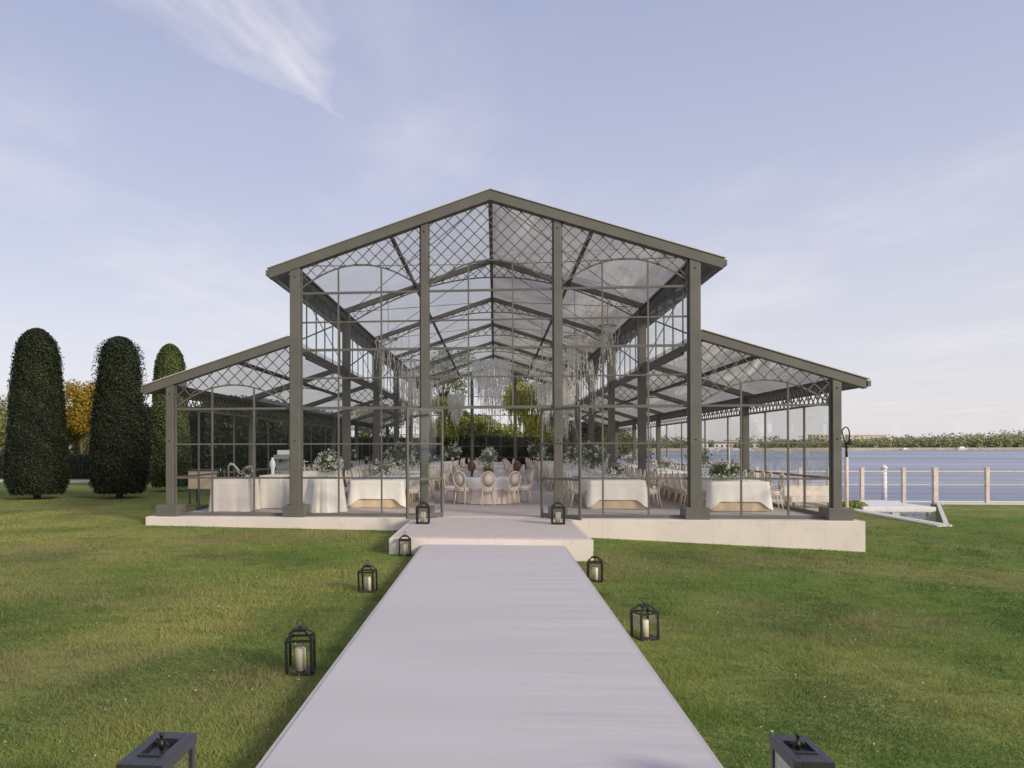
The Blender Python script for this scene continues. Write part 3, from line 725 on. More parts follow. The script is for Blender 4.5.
ORD = ['first','second','third','fourth','fifth','sixth','seventh','eighth','ninth','tenth','eleventh','twelfth']
def put_chair(x, y, rz, lab, near):
    key = 'n' if near else 'm'; src = CH if near else CHM
    if not used[key]: o = src; used[key] = True
    elif near: o = copy_tree(src)
    else: o = src.copy(); COL.objects.link(o)
    o.location = (x, y, ZF + .005); o.rotation_euler = (0,0,rz + rnd.uniform(-.17,.17)); tag(o, lab, 'chair', 'cream oval-back banquet chairs')
Z1 = ZF + .005
def drape(name, hx, hy, ztp, hem, mt, parent, round_=False, amp=.02, freq=9, seed=0, flare=.04):
    """cloth hanging over a top: hem(t, corner) gives hem height above the floor"""
    m_ = MB(); m_.smooth = True; pts = []
    if round_:
        n = 96
        for i in range(n):
            a = 2*math.pi*i/n; pts.append((hx*math.cos(a), hx*math.sin(a), math.cos(a), math.sin(a), 0, a*hx))
    else:
        seg = []; per = 0
        nx_, ny_ = max(10, int(hx*2/.06)), max(10, int(hy*2/.06)); r = .03
        for i in range(nx_): seg.append((-hx + 2*hx*i/nx_, -hy, 0, -1))
        for i in range(ny_): seg.append((hx, -hy + 2*hy*i/ny_, 1, 0))
        for i in range(nx_): seg.append((hx - 2*hx*i/nx_, hy, 0, 1))
        for i in range(ny_): seg.append((-hx, hy - 2*hy*i/ny_, -1, 0))
        s_ = 0; prev = None
        for (x, y, a, b) in seg:
            if prev: s_ += math.hypot(x-prev[0], y-prev[1])
            prev = (x, y)
            cr_ = 1 - min(1, math.hypot(hx-abs(x), hy-abs(y)) / .26)
            l_2 = math.hypot(x, y)
            if cr_ > .8: a, b = (1 if x > 0 else -1)*.7, (1 if y > 0 else -1)*.7
            pts.append((x, y, a, b, cr_, s_))
    n = len(pts); rows = 7; vs = []
    for j in range(rows):
        t = j / (rows-1)
        for (x, y, a, b, c_, s_) in pts:
            zb = hem(c_); z = ztp - (ztp - zb) * t
            off = t * flare + t * amp * (math.sin(s_*freq+seed) + .5*math.sin(s_*freq*2.3+seed*2)) + c_ * t * .07
            vs.append((x + a*off, y + b*off, z))
    fs_ = []
    for j in range(rows-1):
        for i in range(n): i2 = (i+1) % n; fs_.append((j*n+i, (j+1)*n+i, (j+1)*n+i2, j*n+i2))
    fs_.append(tuple(range(n)))
    m_.add(vs, fs_); return m_.build(name, mt, parent)
def long_table(x, y0, y1, hw, where, near):
    cy = (y0+y1)/2; hy = (y1-y0)/2
    t = empty('banquet_table', (x, cy, Z1), label='cloth-covered ' + where, cat='table', group='long banquet tables')
    m_ = MB(); m_.box(-hw, hw, -hy, hy, .72, .745); m_.build('tabletop', WOODP, t)
    for sx in (-1,1):
        for sy in (-1,1):
            l = MB(); l.box(sx*(hw-.1)-.02, sx*(hw-.1)+.02, sy*(hy-.15)-.02, sy*(hy-.15)+.02, 0, .7195); l.build('leg', STEELD, t)
    c = empty('tablecloth', (x, cy, Z1), label='white cloth over beige underskirt on the ' + where, cat='tablecloth', group='tablecloths on the long tables')
    drape('underskirt', hw+.012, hy+.012, .748, lambda k_: .012, BEIGE, c, amp=.008, freq=14, flare=.01)
    drape('overlay', hw+.028, hy+.028, .757, lambda k_: .25 - .22*k_**1.4, CLOTH, c, amp=.012, freq=8, flare=.035, seed=x)
def round_table(x, y, r, where):
    t = empty('round_table', (x, y, Z1), label='cloth-covered %s in the middle of the nave' % where, cat='table', group='round banquet tables')
    m_ = MB(); m_.lathe([(0,.72),(r,.72),(r,.745),(0,.745)], 40); m_.build('tabletop', WOODP, t)
    l = MB(); l.lathe([(.25,0),(.25,.03),(.05,.05),(.04,.719),(0,.7195)], 16); l.build('pedestal', STEELD, t)
    c = empty('tablecloth', (x, y, Z1), label='pale pleated floor-length cloth on the ' + where, cat='tablecloth', group='tablecloths on the round tables')
    drape('underskirt', r+.012, r, .748, lambda k_: .012, LILAC, c, round_=True, amp=.022, freq=11, flare=.0)
    drape('overlay', r+.03, r, .757, lambda k_: .42, CLOTH, c, round_=True, amp=.02, freq=7, flare=.03, seed=2)

def bouquet(x, y, z, r, h, where, kind='white', n=500, vase=True, lab=None, cat='flowers', vh=.2):
    t = empty('flower_arrangement', (x, y, z), label=lab or ('white and green flowers ' + where), cat=cat, group='flower arrangements on the tables')
    v_ = MB(); v_.lathe([(0,0),(.05,0),(.065,vh*.5),(.045,vh*.85),(.055,vh),(.045,vh-.005),(0,vh-.02)], 14); v_.build('vase', CHINA, t)
    P = rng.normal(size=(n,3)); P /= np.linalg.norm(P, axis=1, keepdims=True); nn = P.copy()
    rad = rng.random(n)**.5 * (.75 + .35*rng.random(n)); P *= rad[:,None]*np.array([r, r, h]); P[:,2] += vh + h*.75
    P += rng.normal(size=(n,3))*r*.08
    quads('foliage', P, nn + rng.normal(size=(n,3))*.8, (.035 + .05*rng.random(n))*(1 if r < .4 else 1.5), ARRG, t, .5)
    k_ = n//2
    C = rng.normal(size=(max(8,k_//10),3)); C /= np.linalg.norm(C, axis=1, keepdims=True)
    idx = rng.integers(0, len(C), k_); Q = C[idx]*np.array([r,r,h])*.95 + rng.normal(size=(k_,3))*.035; Q[:,2] += vh + h*.75
    quads('blossoms', Q, C[idx] + rng.normal(size=(k_,3))*.5, .03 + .04*rng.random(k_), WARMB if kind == 'warm' else BLOOM, t, .9)
    st = MB()
    for i in range(7):
        a = rnd.uniform(0, 6.28); st.tube([(0,0,vh*.6),(r*.4*math.cos(a), r*.4*math.sin(a), vh + h*rnd.uniform(.4,1.1))], .005, 4)
    st.build('stems', BARK, t)
    return t

# wine glass
def wg():
    g = MB(); g.lathe([(0,0),(.034,.001),(.034,.004),(.005,.01),(.004,.09),(.012,.10),(.036,.13),(.04,.17),(.032,.21)], 10); return g.build('wine_glass', TGLASS)
WG = wg(); wgu = [False]
def glass_at(x, y, z, lab):
    o = WG if not wgu[0] else WG.copy()
    if wgu[0]: COL.objects.link(o)
    wgu[0] = True; o.location = (x, y, z); tag(o, lab, 'wine glass', 'wine glasses on the tables'); s_ = rnd.uniform(.9,1.25); o.scale = (s_,s_,s_)
def votive(x, y, z, lab, h=.22):
    t = empty('candlestick', (x, y, z), label=lab, cat='candlestick', group='tall candles on the tables')
    m_ = MB(); m_.lathe([(0,0),(.04,0),(.04,.008),(.01,.02),(.008,h*.5),(.018,h*.55),(.018,h*.6),(0,h*.6)], 10); m_.build('holder', TGLASS, t)
    m_ = MB(); m_.lathe([(.011,h*.601),(.010,h*1.7),(0,h*1.72)], 8); m_.build('candle', WAX, t)

near_rows = [(20.0, 25.6, 'nearest'), (27.6, 33.2, 'middle'), (35.4, 41.0, 'third'), (43.2, 48.8, 'farthest')]
rows = [(-3.22, .70, 'in the left nave', (0,1,2,3)), (3.24, .70, 'in the right nave', (0,1,2,3)),
        (6.22, .70, 'in the right aisle', (0,1,2)), (-6.2, .55, 'in the left aisle', (1,2))]
for (tx, hw, where, idx) in rows:
    for q in idx:
        y0, y1, rn = near_rows[q]
        if tx == 6.22: y0 -= .5
        w_ = '%s long table %s' % (rn, where)
        long_table(tx, y0, y1, hw, w_, q < 2)
        nch = 8 if q < 2 else 7
        for sgn, sd_ in ((-1,'left'),(1,'right')):
            for i in range(nch):
                yy = y0 + .45 + (y1 - y0 - .9) * i / (nch-1)
                put_chair(tx + sgn*(hw+.22+rnd.uniform(0,.08)), yy, math.pi/2 if sgn > 0 else -math.pi/2,
                          'cream chair, %s from front, %s side of %s' % (ORD[i], sd_, w_), q < 1)
        # things on the table
        zt = Z1 + .757
        for i in range(2 if q < 2 else 1):
            yy = y0 + (.9 if i == 0 else 3.9) + rnd.uniform(-.2,.2)
            bouquet(tx + rnd.uniform(-.1,.1), yy, zt, .36 if i == 0 else .42, .24 if i == 0 else .36, '%s along the %s' % (ORD[i], w_), n=450 if q < 1 else 200, vh=.12 if i == 0 else .3)
        if q < 2:
            for i in range(8 if q == 0 else 5):
                for sgn, sd_ in ((-1,'left'),(1,'right')):
                    yy = y0 + .35 + (y1-y0-.7)*i/(7 if q == 0 else 4)
                    glass_at(tx + sgn*rnd.uniform(.28,.45), yy + rnd.uniform(-.1,.1), zt, 'wine glass, %s from front, %s side of %s' % (ORD[i], sd_, w_))
            for i in range(2): votive(tx + rnd.uniform(-.2,.2), y0 + 1.8 + i*1.2, zt, 'slim pale candle, %s along the %s' % (ORD[i], w_))
# round tables in the middle of the nave
for q, (ry, rn) in enumerate(((22.3,'nearest'),(29.0,'second'),(36.5,'third'),(44.5,'farthest'))):
    rx = -.23; R_ = .95; w_ = '%s round table' % rn
    round_table(rx, ry, R_, w_)
    for i in range(10):
        a = -math.pi/2 + i*2*math.pi/10
        put_chair(rx + (R_+.20)*math.cos(a), ry + (R_+.20)*math.sin(a), a + math.pi/2, 
                  'cream oval-back chair, %s counter-clockwise from the entrance side of the %s' % (ORD[i], w_), q < 1)
    zt = Z1 + .757
    if q == 0:
        bouquet(rx, ry, zt, .20, .14, '', kind='warm', n=300, vh=.10, lab='low apricot and cream flowers in the middle of the nearest round table')
        bouquet(rx + .02, ry + .35, zt, .22, .26, 'behind the apricot flowers on the nearest round table', n=300, vh=.30)
        for sx, nm in ((-.47,'left'),(.86,'right')):
            v_ = MB(); v_.lathe([(0,0),(.07,0),(.03,.05),(.05,.10),(.115,.26),(.12,.36),(.09,.44),(.05,.47),(0,.47)], 16)
            o = v_.build('brown_vase', BROWNV); o.location = (rx + sx, ry + .25, zt); o.rotation_euler = (0, .12 if sx > 0 else -.05, 0)
            tag(o, 'dark brown egg-shaped vase on the %s side of the nearest round table' % nm, 'vase', 'brown vases on the nearest round table')
        for i in range(10):
            a = i*.628 + .1; glass_at(rx + .68*math.cos(a), ry + .68*math.sin(a), zt, 'wine glass on the nearest round table, %s counter-clockwise from its right edge' % ORD[i])
    else: bouquet(rx, ry, zt, .38, .3, 'on the ' + w_, n=260, vh=.35)
# tall bouquets flanking the aisle
for (x, y, nm) in ((-3.25, 26.7, 'tall leafy white bouquet between the front tables of the left nave'), (3.25, 26.7, 'tall leafy white bouquet between the front tables of the right nave'),
                   (-1.9, 33.2, 'tall leafy white bouquet left of the centre line, deep in the nave'), (1.9, 33.2, 'tall leafy white bouquet right of the centre line, deep in the nave')):
    pd = MB(); pd.lathe([(0,0),(.16,0),(.16,.02),(.03,.04),(.025,1.05),(.10,1.08),(.10,1.10),(0,1.10)], 14)
    o = pd.build('flower_stand', TGLASS); o.location = (x, y, Z1); tag(o, 'slender stand under ' + nm.replace('tall leafy white bouquet', 'the tall bouquet'), 'stand', 'pedestal stands for tall bouquets')
    bouquet(x, y, Z1 + 1.10, .42, .38, '', n=600, vh=.12, lab=nm)

# ------------------------------------------------------------ bar and buffet in the left aisle
def plain_cloth_table(x0, x1, y0, y1, h_, mt, nm, lab, labc, pleat=18, amp=.02):
    cx, cy = (x0+x1)/2, (y0+y1)/2; hx, hy = (x1-x0)/2, (y1-y0)/2
    t = empty('serving_table', (cx, cy, Z1), label=lab, cat='table', group='serving tables in the left aisle')
    m_ = MB(); m_.box(-hx, hx, -hy, hy, h_-.03, h_-.005); m_.build('tabletop', WOODP, t)
    for sx in (-1,1):
        for sy in (-1,1):
            l = MB(); l.box(sx*(hx-.08)-.02, sx*(hx-.08)+.02, sy*(hy-.08)-.02, sy*(hy-.08)+.02, 0, h_-.0305); l.build('leg', STEELD, t)
    c = empty('tablecloth', (cx, cy, Z1), label=labc, cat='tablecloth', group='tablecloths on the serving tables')
    drape('skirt', hx+.012, hy+.012, h_, lambda k_: .012, mt, c, amp=amp, freq=pleat, flare=.02)
    return cx, cy
pA = aty(213, 480, 18.6).x; pB = aty(248, 480, 18.6).x
plain_cloth_table(pA, pB, 18.55, 19.4, .84, LILAC, 'bar', 'narrow bar table nearest the left corner of the pavilion', 'pale pink pleated cloth on the corner bar table', 26, .012)
plain_cloth_table(-6.35, -5.75, 19.6, 23.6, .90, CLOTH, 'buffet', 'long buffet table running back in the left aisle', 'white pleated skirt on the long left aisle buffet table', 22, .02)
# round skirted table behind the left nave column
t = empty('serving_table', (-4.35, 18.75, Z1), label='small round serving table beside the left nave column', cat='table', group='serving tables in the left aisle')
m_ = MB(); m_.lathe([(0,.86),(.42,.86),(.42,.885),(0,.885)], 30); m_.build('tabletop', WOODP, t); m_ = MB(); m_.lathe([(.2,0),(.2,.03),(.04,.05),(.04,.859),(0,.8595)], 12); m_.build('pedestal', STEELD, t)
c = empty('tablecloth', (-4.35, 18.75, Z1), label='white deeply pleated cloth on the small round serving table', cat='tablecloth', group='tablecloths on the serving tables')
drape('skirt', .435, .435, .89, lambda k_: .012, CLOTH, c, round_=True, amp=.035, freq=24, flare=.10)
bouquet(-4.25, 18.75, Z1+.89, .36, .30, '', n=1100, vh=.14, lab='large loose olive-branch arrangement on the small round table beside the left column')
# beige counter against the left wall
m_ = MB(); m_.box(-.45,.45,-.3,.3,.45,.98); cb_ = empty('bar_counter', (aty(203,480,21).x, 21.3, Z1), label='beige panelled counter on dark legs behind the bar, near the left wall', cat='counter')
m_.build('body', BEIGE, cb_, .01); m_ = MB(); m_.box(-.5,.5,-.34,.34,.981,1.01); m_.build('countertop', STEELD, cb_)
for sx in (-.42,.42):
    for sy in (-.26,.26):
        m_ = MB(); m_.box(sx-.02, sx+.02, sy-.02, sy+.02, 0, .4495); m_.build('leg', STEELD, cb_)
zt = Z1 + .842; xb = (pA+pB)/2
def bottle(x, y, z, lab, h=.30, mt=None):
    m_ = MB(); m_.lathe([(0,0),(.036,0),(.036,h*.6),(.014,h*.75),(.013,h*.97),(.016,h),(0,h)], 12); o = m_.build('bottle', mt or BOTTLE); o.location = (x, y, z); tag(o, lab, 'bottle', 'bottles on the bar')
for i, dx_ in enumerate((-.42,-.33,-.27,-.36)): bottle(xb+dx_, 18.85+.1*(i%3), zt, ORD[i] + ' dark bottle from the left in the cluster on the corner bar table', .26+.03*i)
# desk lamp style dispenser with two pale arms
t = empty('beer_tap', (xb-.18, 18.95, zt), label='pale two-armed dispenser tap rising from the corner bar table', cat='tap')
m_ = MB(); m_.lathe([(0,0),(.08,0),(.08,.02),(.025,.03),(.022,.34),(0,.35)], 12); m_.build('column', TEAL, t)
m_ = MB(); m_.tube([(0,0,.33),(.05,0,.40),(.14,0,.38),(.30,0,.20)], .016, 8); m_.build('spout', CHINA, t)
m_ = MB(); m_.tube([(0,.06,.33),(.05,.06,.37),(.14,.06,.34),(.28,.06,.12)], .016, 8); m_.build('spout', CHINA, t)
bouquet(xb+.28, 19.05, zt, .16, .12, '', n=200, vh=.10, lab='small dark-leaved flower bowl at the right end of the corner bar table')
ztb = Z1 + .902
t = empty('coffee_machine', (-5.95, 20.6, ztb), label='grey coffee machine on the buffet table in the left aisle', cat='coffee machine')
m_ = MB(); m_.box(-.25,.25,-.22,.22,.03,.12); m_.box(-.25,.25,.0,.22,.121,.42); m_.box(-.26,.26,-.22,.23,.421,.55); m_.build('body', TEAL, t, .01)
m_ = MB(); m_.tube([(-.1,-.12,.42),(-.1,-.12,.34)], .03, 10); m_.tube([(-.1,-.12,.36),(-.1,-.28,.35)], .012, 8); m_.build('group_head', BLACKM, t)
m_ = MB(); m_.box(-.18,.18,-.14,.16,.551,.68); m_.build('cup_tray', CHINA, t, .01)
for i in range(3):
    m_ = MB(); m_.lathe([(0,0),(.12,.0),(.17,.015),(.17,.02),(0,.012)], 18); 
    t = empty('cake_stand', (-6.0+.02*i, 21.6+.6*i, ztb), label='tiered white serving stand, %s along the left aisle buffet' % ORD[i], cat='serving stand', group='serving stands on the buffet')
    m2_ = MB(); m2_.lathe([(0,0),(.07,0),(.012,.02),(.012,.36),(0,.37)], 10); m2_.build('stem', CHINA, t)
    for z_ in (.1,.3):
        m3 = MB(); m3.lathe([(0,z_),(.16-z_*.15,z_+.0),(.19-z_*.15,z_+.015),(.19-z_*.15,z_+.02),(0,z_+.012)], 18); m3.build('plate', CHINA, t)
t = empty('statuette', (-6.12, 20.0, ztb), label='pale slender urn standing at the near end of the buffet table', cat='urn')
m_ = MB(); m_.lathe([(0,0),(.07,0),(.04,.06),(.05,.14),(.09,.28),(.07,.38),(.03,.44),(.04,.48),(0,.48)], 14); m_.build('urn_body', CHINA, t)
bouquet(6.1, 20.3, Z1+.757, .46, .22, '', n=700, vh=.10, lab='low wide leafy green arrangement at the near end of the right aisle table')

# ------------------------------------------------------------ hanging flowers and chandeliers
def strands(name, n, rad, zmin, zmax, mt, parent, size=.05, cone=0.0, dens=26):
    P = []; N_ = []
    for i in range(n):
        a = rnd.uniform(0, 6.283); r = rad * math.sqrt(rnd.random()); L_ = rnd.uniform(zmin, zmax) * (1 - cone * r / rad)
        x, y = r*math.cos(a), r*math.sin(a); kx, ky = rnd.uniform(-.12,.12), rnd.uniform(-.12,.12)
        m_ = int(dens*L_)
        for j in range(m_):
            t = j/m_; P.append((x + kx*t*L_ + .02*math.sin(t*9+i), y + ky*t*L_, -L_*t)); N_.append((rnd.gauss(0,1), rnd.gauss(0,1), rnd.gauss(0,.3)))
    P = np.array(P); N_ = np.array(N_); up = np.zeros_like(P); up[:,2] = 1; up += rng.normal(size=P.shape)*.35
    return quads(name, P, N_, size*(.6+.8*rng.random(len(P))), mt, parent, .45, up=up)
CR = leafmat('crystal_strings', (.86,.84,.80), (.96,.95,.92), rough=.3, spec=.8, trans=.5)
def hanging(x, y, ztp, n, rad, l0, l1, lab, mt=None):
    t = empty('hanging_garland', (x, y, ztp), label=lab, cat='garland', group='garlands hanging from the nave trusses')
    m_ = MB(); m_.tube([(0,0,.0),(0,0,max(.05, ztop(x)-.2-ztp))], .008, 5); m_.tube([(rad*.7*math.cos(i*math.pi/6), rad*.7*math.sin(i*math.pi/6), 0) for i in range(13)], .012, 5, False); m_.tube([(-rad*.7,0,0),(rad*.7,0,0)], .01, 5); m_.build('hoop', STEELD, t)
    strands('flower_strands', int(n*1.15), rad, l0, l1, mt or BLOOM, t, .075 if mt is None else .13)
hg = [(2.55,23.9,5.55,26,.5,.7,1.6,'dense white wisteria garland hanging by the second right-hand nave column'),
      (3.6,24.0,5.9,16,.4,.5,1.4,'short white garland close to the right clerestory, second truss'),
      (1.9,30.0,5.6,24,.6,.8,2.0,'white garland hanging right of centre at the third truss'),
      (3.3,30.2,5.5,26,.7,1.0,2.4,'long white garland near the right clerestory at the third truss'),
      (-3.5,24.2,5.6,16,.45,.6,1.5,'white garland close to the left clerestory, second truss'),
      (-3.5,30.1,5.6,30,.6,1.0,2.2,'white garland left of centre at the third truss'),
      (-3.9,34.6,5.6,34,.6,1.2,2.6,'long white garland near the left clerestory at the fourth truss'),
      (-3.1,37.5,5.5,22,.5,1.2,2.4,'long white garland left of centre at the fourth truss'),
      (3.3,36.0,5.4,34,.6,1.5,3.0,'long white garland right of centre at the fourth truss'),
      (3.9,42.0,5.4,34,.6,1.5,3.0,'long white garland near the right clerestory at the fifth truss'),
      (-4.0,42.2,5.4,30,.5,1.5,2.8,'long white garland near the left clerestory at the fifth truss')]
for a in hg: hanging(*a)
for (u_, zt_, l_a, l_b, lab) in ((522,5.6,1.6,3.0,'trailing yellow-green ivy garland hanging just right of the centre line at the far end'),
        (549,5.2,1.6,3.2,'trailing yellow-green ivy garland hanging farther right at the far end of the nave'),
        (449,4.9,1.2,2.6,'trailing yellow-green ivy garland hanging left of the centre line at the far end')):
    hanging(aty(u_,400,47.5).x, 47.5, zt_, 60, .85, l_a, l_b, lab, IVY)
def chandelier(x, y, ztp, rad, L_, lab):
    t = empty('chandelier', (x, y, ztp), label=lab, cat='chandelier', group='crystal chandeliers in the nave')
    m_ = MB(); m_.tube([(0,0,0),(0,0,ztop(x)-.2-ztp)], .01, 6)
    m_.tube([(-rad,0,0),(rad,0,0)], .02, 5)
    for rr, zz_ in ((rad,0),): m_.tube([(rr*math.cos(i*math.pi/10), rr*math.sin(i*math.pi/10), zz_) for i in range(21)], .012, 5, False)
    m_.build('frame', TEAL, t)
    strands('crystal_strands', 190, rad, L_*.8, L_, CR, t, .07, cone=.8, dens=34)
chandelier(-.15, 32.0, 5.75, .85, 3.5, 'large conical crystal chandelier in the middle of the nave')
chandelier(-2.1, 40.5, 4.9, .5, 2.2, 'smaller crystal chandelier left of the large conical one')
chandelier(2.75, 40.0, 5.4, .5, 3.0, 'smaller crystal chandelier right of the large conical one')

# ------------------------------------------------------------ topiary, hedges and trees
def prof(z, h, r):      # rounded column, widest below the middle
    t = z / h
    if t < .10: return r * (.80 + .20 * math.sin(t/.10*math.pi/2))
    if t < .25: return r
    u = (t - .25) / .75
    b_ = r * (1 - .40*u**1.15)
    return b_ * math.sqrt(max(0, 1 - ((u-.76)/.24)**2.6)) if u > .76 else b_
def topiary(u0, v0, wpx, ytop, lab, n=16000, rough_=.05, z=None, mt=None):
    zg = .216; b = atz(u0, v0, zg); dist = b.y; h = H - (ytop - 447.5)*dist/740 - zg - .12; r = wpx/2*dist/740
    t = empty('topiary_tree', (b.x, b.y, zg), label=lab, cat='topiary tree', group='clipped columnar trees on the left lawn')
    tk = MB(); tk.tube([(0,0,-.05),(0,0,.45)], [.13,.11], 10); tk.build('trunk', BARK, t)
    core = MB(); ph = [rnd.uniform(0,6) for _ in range(4)]
    wob = lambda a, zz_: .985 + .035*math.sin(2*a+ph[0]+zz_*1.5) + .025*math.sin(5*a+ph[1]-zz_*2.6)
    pr = [(0,.22)] + [(prof(h*i/22, h, r)*.94, .22 + (h-.1)*i/22) for i in range(23)] + [(0, h+.1)]
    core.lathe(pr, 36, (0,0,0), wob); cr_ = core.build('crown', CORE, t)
    zs = rng.random(n)*h; a = rng.random(n)*2*math.pi
    rr = np.array([prof(q, h, r) for q in zs]); wb = .985 + .035*np.sin(2*a+ph[0]+zs*1.5) + .025*np.sin(5*a+ph[1]-zs*2.6) + .02*np.sin(11*a+zs*7)
    ins_ = .90 + .11*rng.random(n) + rough_*(.4+np.clip(zs/h-.4,0,1)*1.6)*rng.random(n)**6*1.6
    P = np.stack([rr*wb*ins_*np.cos(a), rr*wb*ins_*np.sin(a), .18 + zs], 1)
    k_ = zs > h*.93
    Nn = np.stack([np.cos(a), np.sin(a), .25 + 1.2*np.clip(zs/h-.75,0,1)*3], 1) + rng.normal(size=(n,3))*.55
    tint = np.clip(.35 + .35*np.sin(P[:,0]*3+P[:,2]*2.3)*np.sin(P[:,1]*4+P[:,2]*3) + .4*rng.random(n), 0, 1)
    quads('leaves', P, Nn, .05+.045*rng.random(n), mt or DGREEN, t, .7, tint=tint)
    return t
topiary(37, 499, 60, 323, 'tallest clipped columnar topiary tree, at the far left of the lawn', 34000, .10)
topiary(119.5, 498, 57, 333, 'clipped columnar topiary tree with a shaggy ragged top, middle of the three at left', 34000, .24)
topiary(170, 491, 42, 341, 'narrower round-topped topiary tree partly behind the left eave of the pavilion', 24000, mt=leafmat('light_yew', (.03,.045,.012), (.12,.15,.04)))
def hedge(x0, x1, y0, y1, h, lab, mt=HEDGE, dens=60, size=.11, zb=None):
    zb = gz((x0+x1)/2) if zb is None else zb
    t = empty('hedge', ((x0+x1)/2, (y0+y1)/2, zb), label=lab, cat='hedge', group='clipped hedges round the lawn')
    hx, hy = (x1-x0)/2, (y1-y0)/2
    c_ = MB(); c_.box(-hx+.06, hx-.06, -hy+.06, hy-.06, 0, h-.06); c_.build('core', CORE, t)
    P = []; Nn = []
    def face(n, f, nn):
        q = rng.random((n,2)); P.append(f(q[:,0], q[:,1])); Nn.append(np.tile(nn, (n,1)))
    face(int(2*hx*h*dens), lambda a, b: np.stack([(a*2-1)*hx, np.full_like(a,-hy), b*h], 1), (0,-1,.2))
    face(int(2*hy*h*dens), lambda a, b: np.stack([np.full_like(a,hx), (a*2-1)*hy, b*h], 1), (1,0,.2))
    face(int(2*hy*h*dens*.4), lambda a, b: np.stack([np.full_like(a,-hx), (a*2-1)*hy, b*h], 1), (-1,0,.2))
    face(int(4*hx*hy*dens*.7), lambda a, b: np.stack([(a*2-1)*hx, (b*2-1)*hy, np.full_like(a,h)], 1), (0,0,1))
    P = np.concatenate(P); Nn = np.concatenate(Nn).astype(float) + rng.normal(size=P.shape)*.5; P = P + rng.normal(size=P.shape)*.05
    quads('leaves', P, Nn, size*(.6+.7*rng.random(len(P))), mt, t, .7)
hedge(-14.2, -11.6, 35, 57, 4.3, 'tall dark clipped hedge running back along the left side of the pavilion', dens=35, size=.2)
hedge(-21, -14.25, 37, 39, 4.0, 'tall dark clipped hedge crossing behind the third topiary tree', dens=40, size=.16)
hedge(-11.5, 7.6, 57.2, 59, 2.75, 'dark clipped hedge closing the view behind the far gable of the pavilion', dens=60, size=.15)
hedge(-34, -20.8, 42.0, 43.6, 1.5, 'low dark hedge behind the leftmost two topiary trees', dens=40, size=.15)
pth = MB(); pth.box(-60, -19.5, 37.6, 40.6, .15, .221); tag(pth.build('path', PATHM), kind='structure')

def tree(x, y, h, cr, ch, lab, mt, n=6000, size=.22, trunk_h=None, group='garden trees beyond the pavilion', lobes=12, zb=None, sq=.8, cat='tree'):
    zb = gz(min(x, 20)) if zb is None else zb
    t = empty('tree', (x, y, zb), label=lab, cat=cat, group=group)
    tk = MB(); th = trunk_h or (h - ch*1.6); base = Vector((0,0,-.1)); top = Vector((rnd.uniform(-.2,.2), rnd.uniform(-.2,.2), th))
    tk.tube([base, base.lerp(top,.5)+Vector((.08,.05,0)), top], [.05*h*.5, .035*h*.5, .02*h*.5+.03], 9)
    cs = []
    for i in range(lobes):
        a = rnd.uniform(0,6.283); rr = cr*math.sqrt(rnd.random())*.75; zz_ = h - ch + ch*rnd.uniform(-.75,.68)*(1 - .4*rr/cr)
        c_ = Vector((rr*math.cos(a), rr*math.sin(a), zz_)); cs.append((c_, cr*rnd.uniform(.28,.5)))
        tk.tube([top*.85, top.lerp(c_,.5)+Vector((0,0,-.1)), c_], [.018*h*.5+.02, .03, .012], 5)
    tk.build('trunk', BARK, t)
    P = []; ti = []
    for c_, r_ in cs:
        m_ = n//lobes; q = rng.normal(size=(m_,3)); q /= np.linalg.norm(q, axis=1, keepdims=True); rad = rng.random(m_)**.45
        # leaf clumps inside the lobe
        q = q*rad[:,None]*r_*np.array([1,1,sq]) ; q += .12*r_*rng.normal(size=q.shape)
        P.append(q + np.array(c_)); ti.append(np.clip(rng.random(m_)*.6 + rnd.uniform(0,.4), 0, 1))
    P = np.concatenate(P); ti = np.concatenate(ti)
    quads('crown', P, rng.normal(size=P.shape)+np.array([0,0,.4]), size*(.6+.8*rng.random(len(P))), mt, t, .65, tint=ti)
GT = 'garden trees beyond the pavilion'
tree(aty(79,400,47).x, 47, 7.1, 1.9, 2.6, 'autumn tree with golden-orange leaves seen between the two leftmost topiaries', AUTUMN, 14000, .15, sq=1, lobes=20)
tree(aty(80,400,50).x, 48.5, 5.0, 2.2, 2.6, 'pale olive-green shrub tree below the golden one', OLIVE, 14000, .16, lobes=24)
tree(aty(4,400,46).x, 46, 6.0, 2.6, 2.3, 'olive-coloured tree at the left edge of the lawn', OLIVE, 6000, .18)
tree(aty(-20,400,52).x, 52, 5.0, 3.0, 2.3, 'second dull green tree at the far left edge', OLIVE, 4000, .2)
tree(-3.9, 61.5, 7.6, 2.3, 3.9, 'bright green bushy tree behind the rear hedge, left part', YGREEN, 14000, .2)
tree(-1.9, 65, 6.3, 2.2, 2.9, 'mid green tree behind the rear hedge, left of centre', YGREEN, 8000, .2)
tree(-10.2, 66, 7.0, 3.0, 3.2, 'large leafy tree behind the rear hedge at the far left', YGREEN, 7000, .24)
tree(3.3, 60.6, 9.2, 2.6, 4.8, 'olive-brown ivy-clad tree behind the rear hedge, right of centre', leafmat('ochre_leaves', (.24,.26,.04), (.55,.54,.13), trans=.4), 16000, .2, sq=1)
tree(6.2, 61.5, 6.4, 2.6, 3.0, 'dark green tree behind the right end of the rear hedge', HEDGE, 8000, .22)
tree(9.0, 66, 5.2, 2.3, 2.4, 'sunlit yellow-green tree near the water beyond the right aisle', OLIVE, 6000, .2)
tree(11.8, 74, 5.0, 2.4, 2.2, 'small yellow-green tree close to the shoreline beyond the right aisle', OLIVE, 5000, .2, zb=-.6)
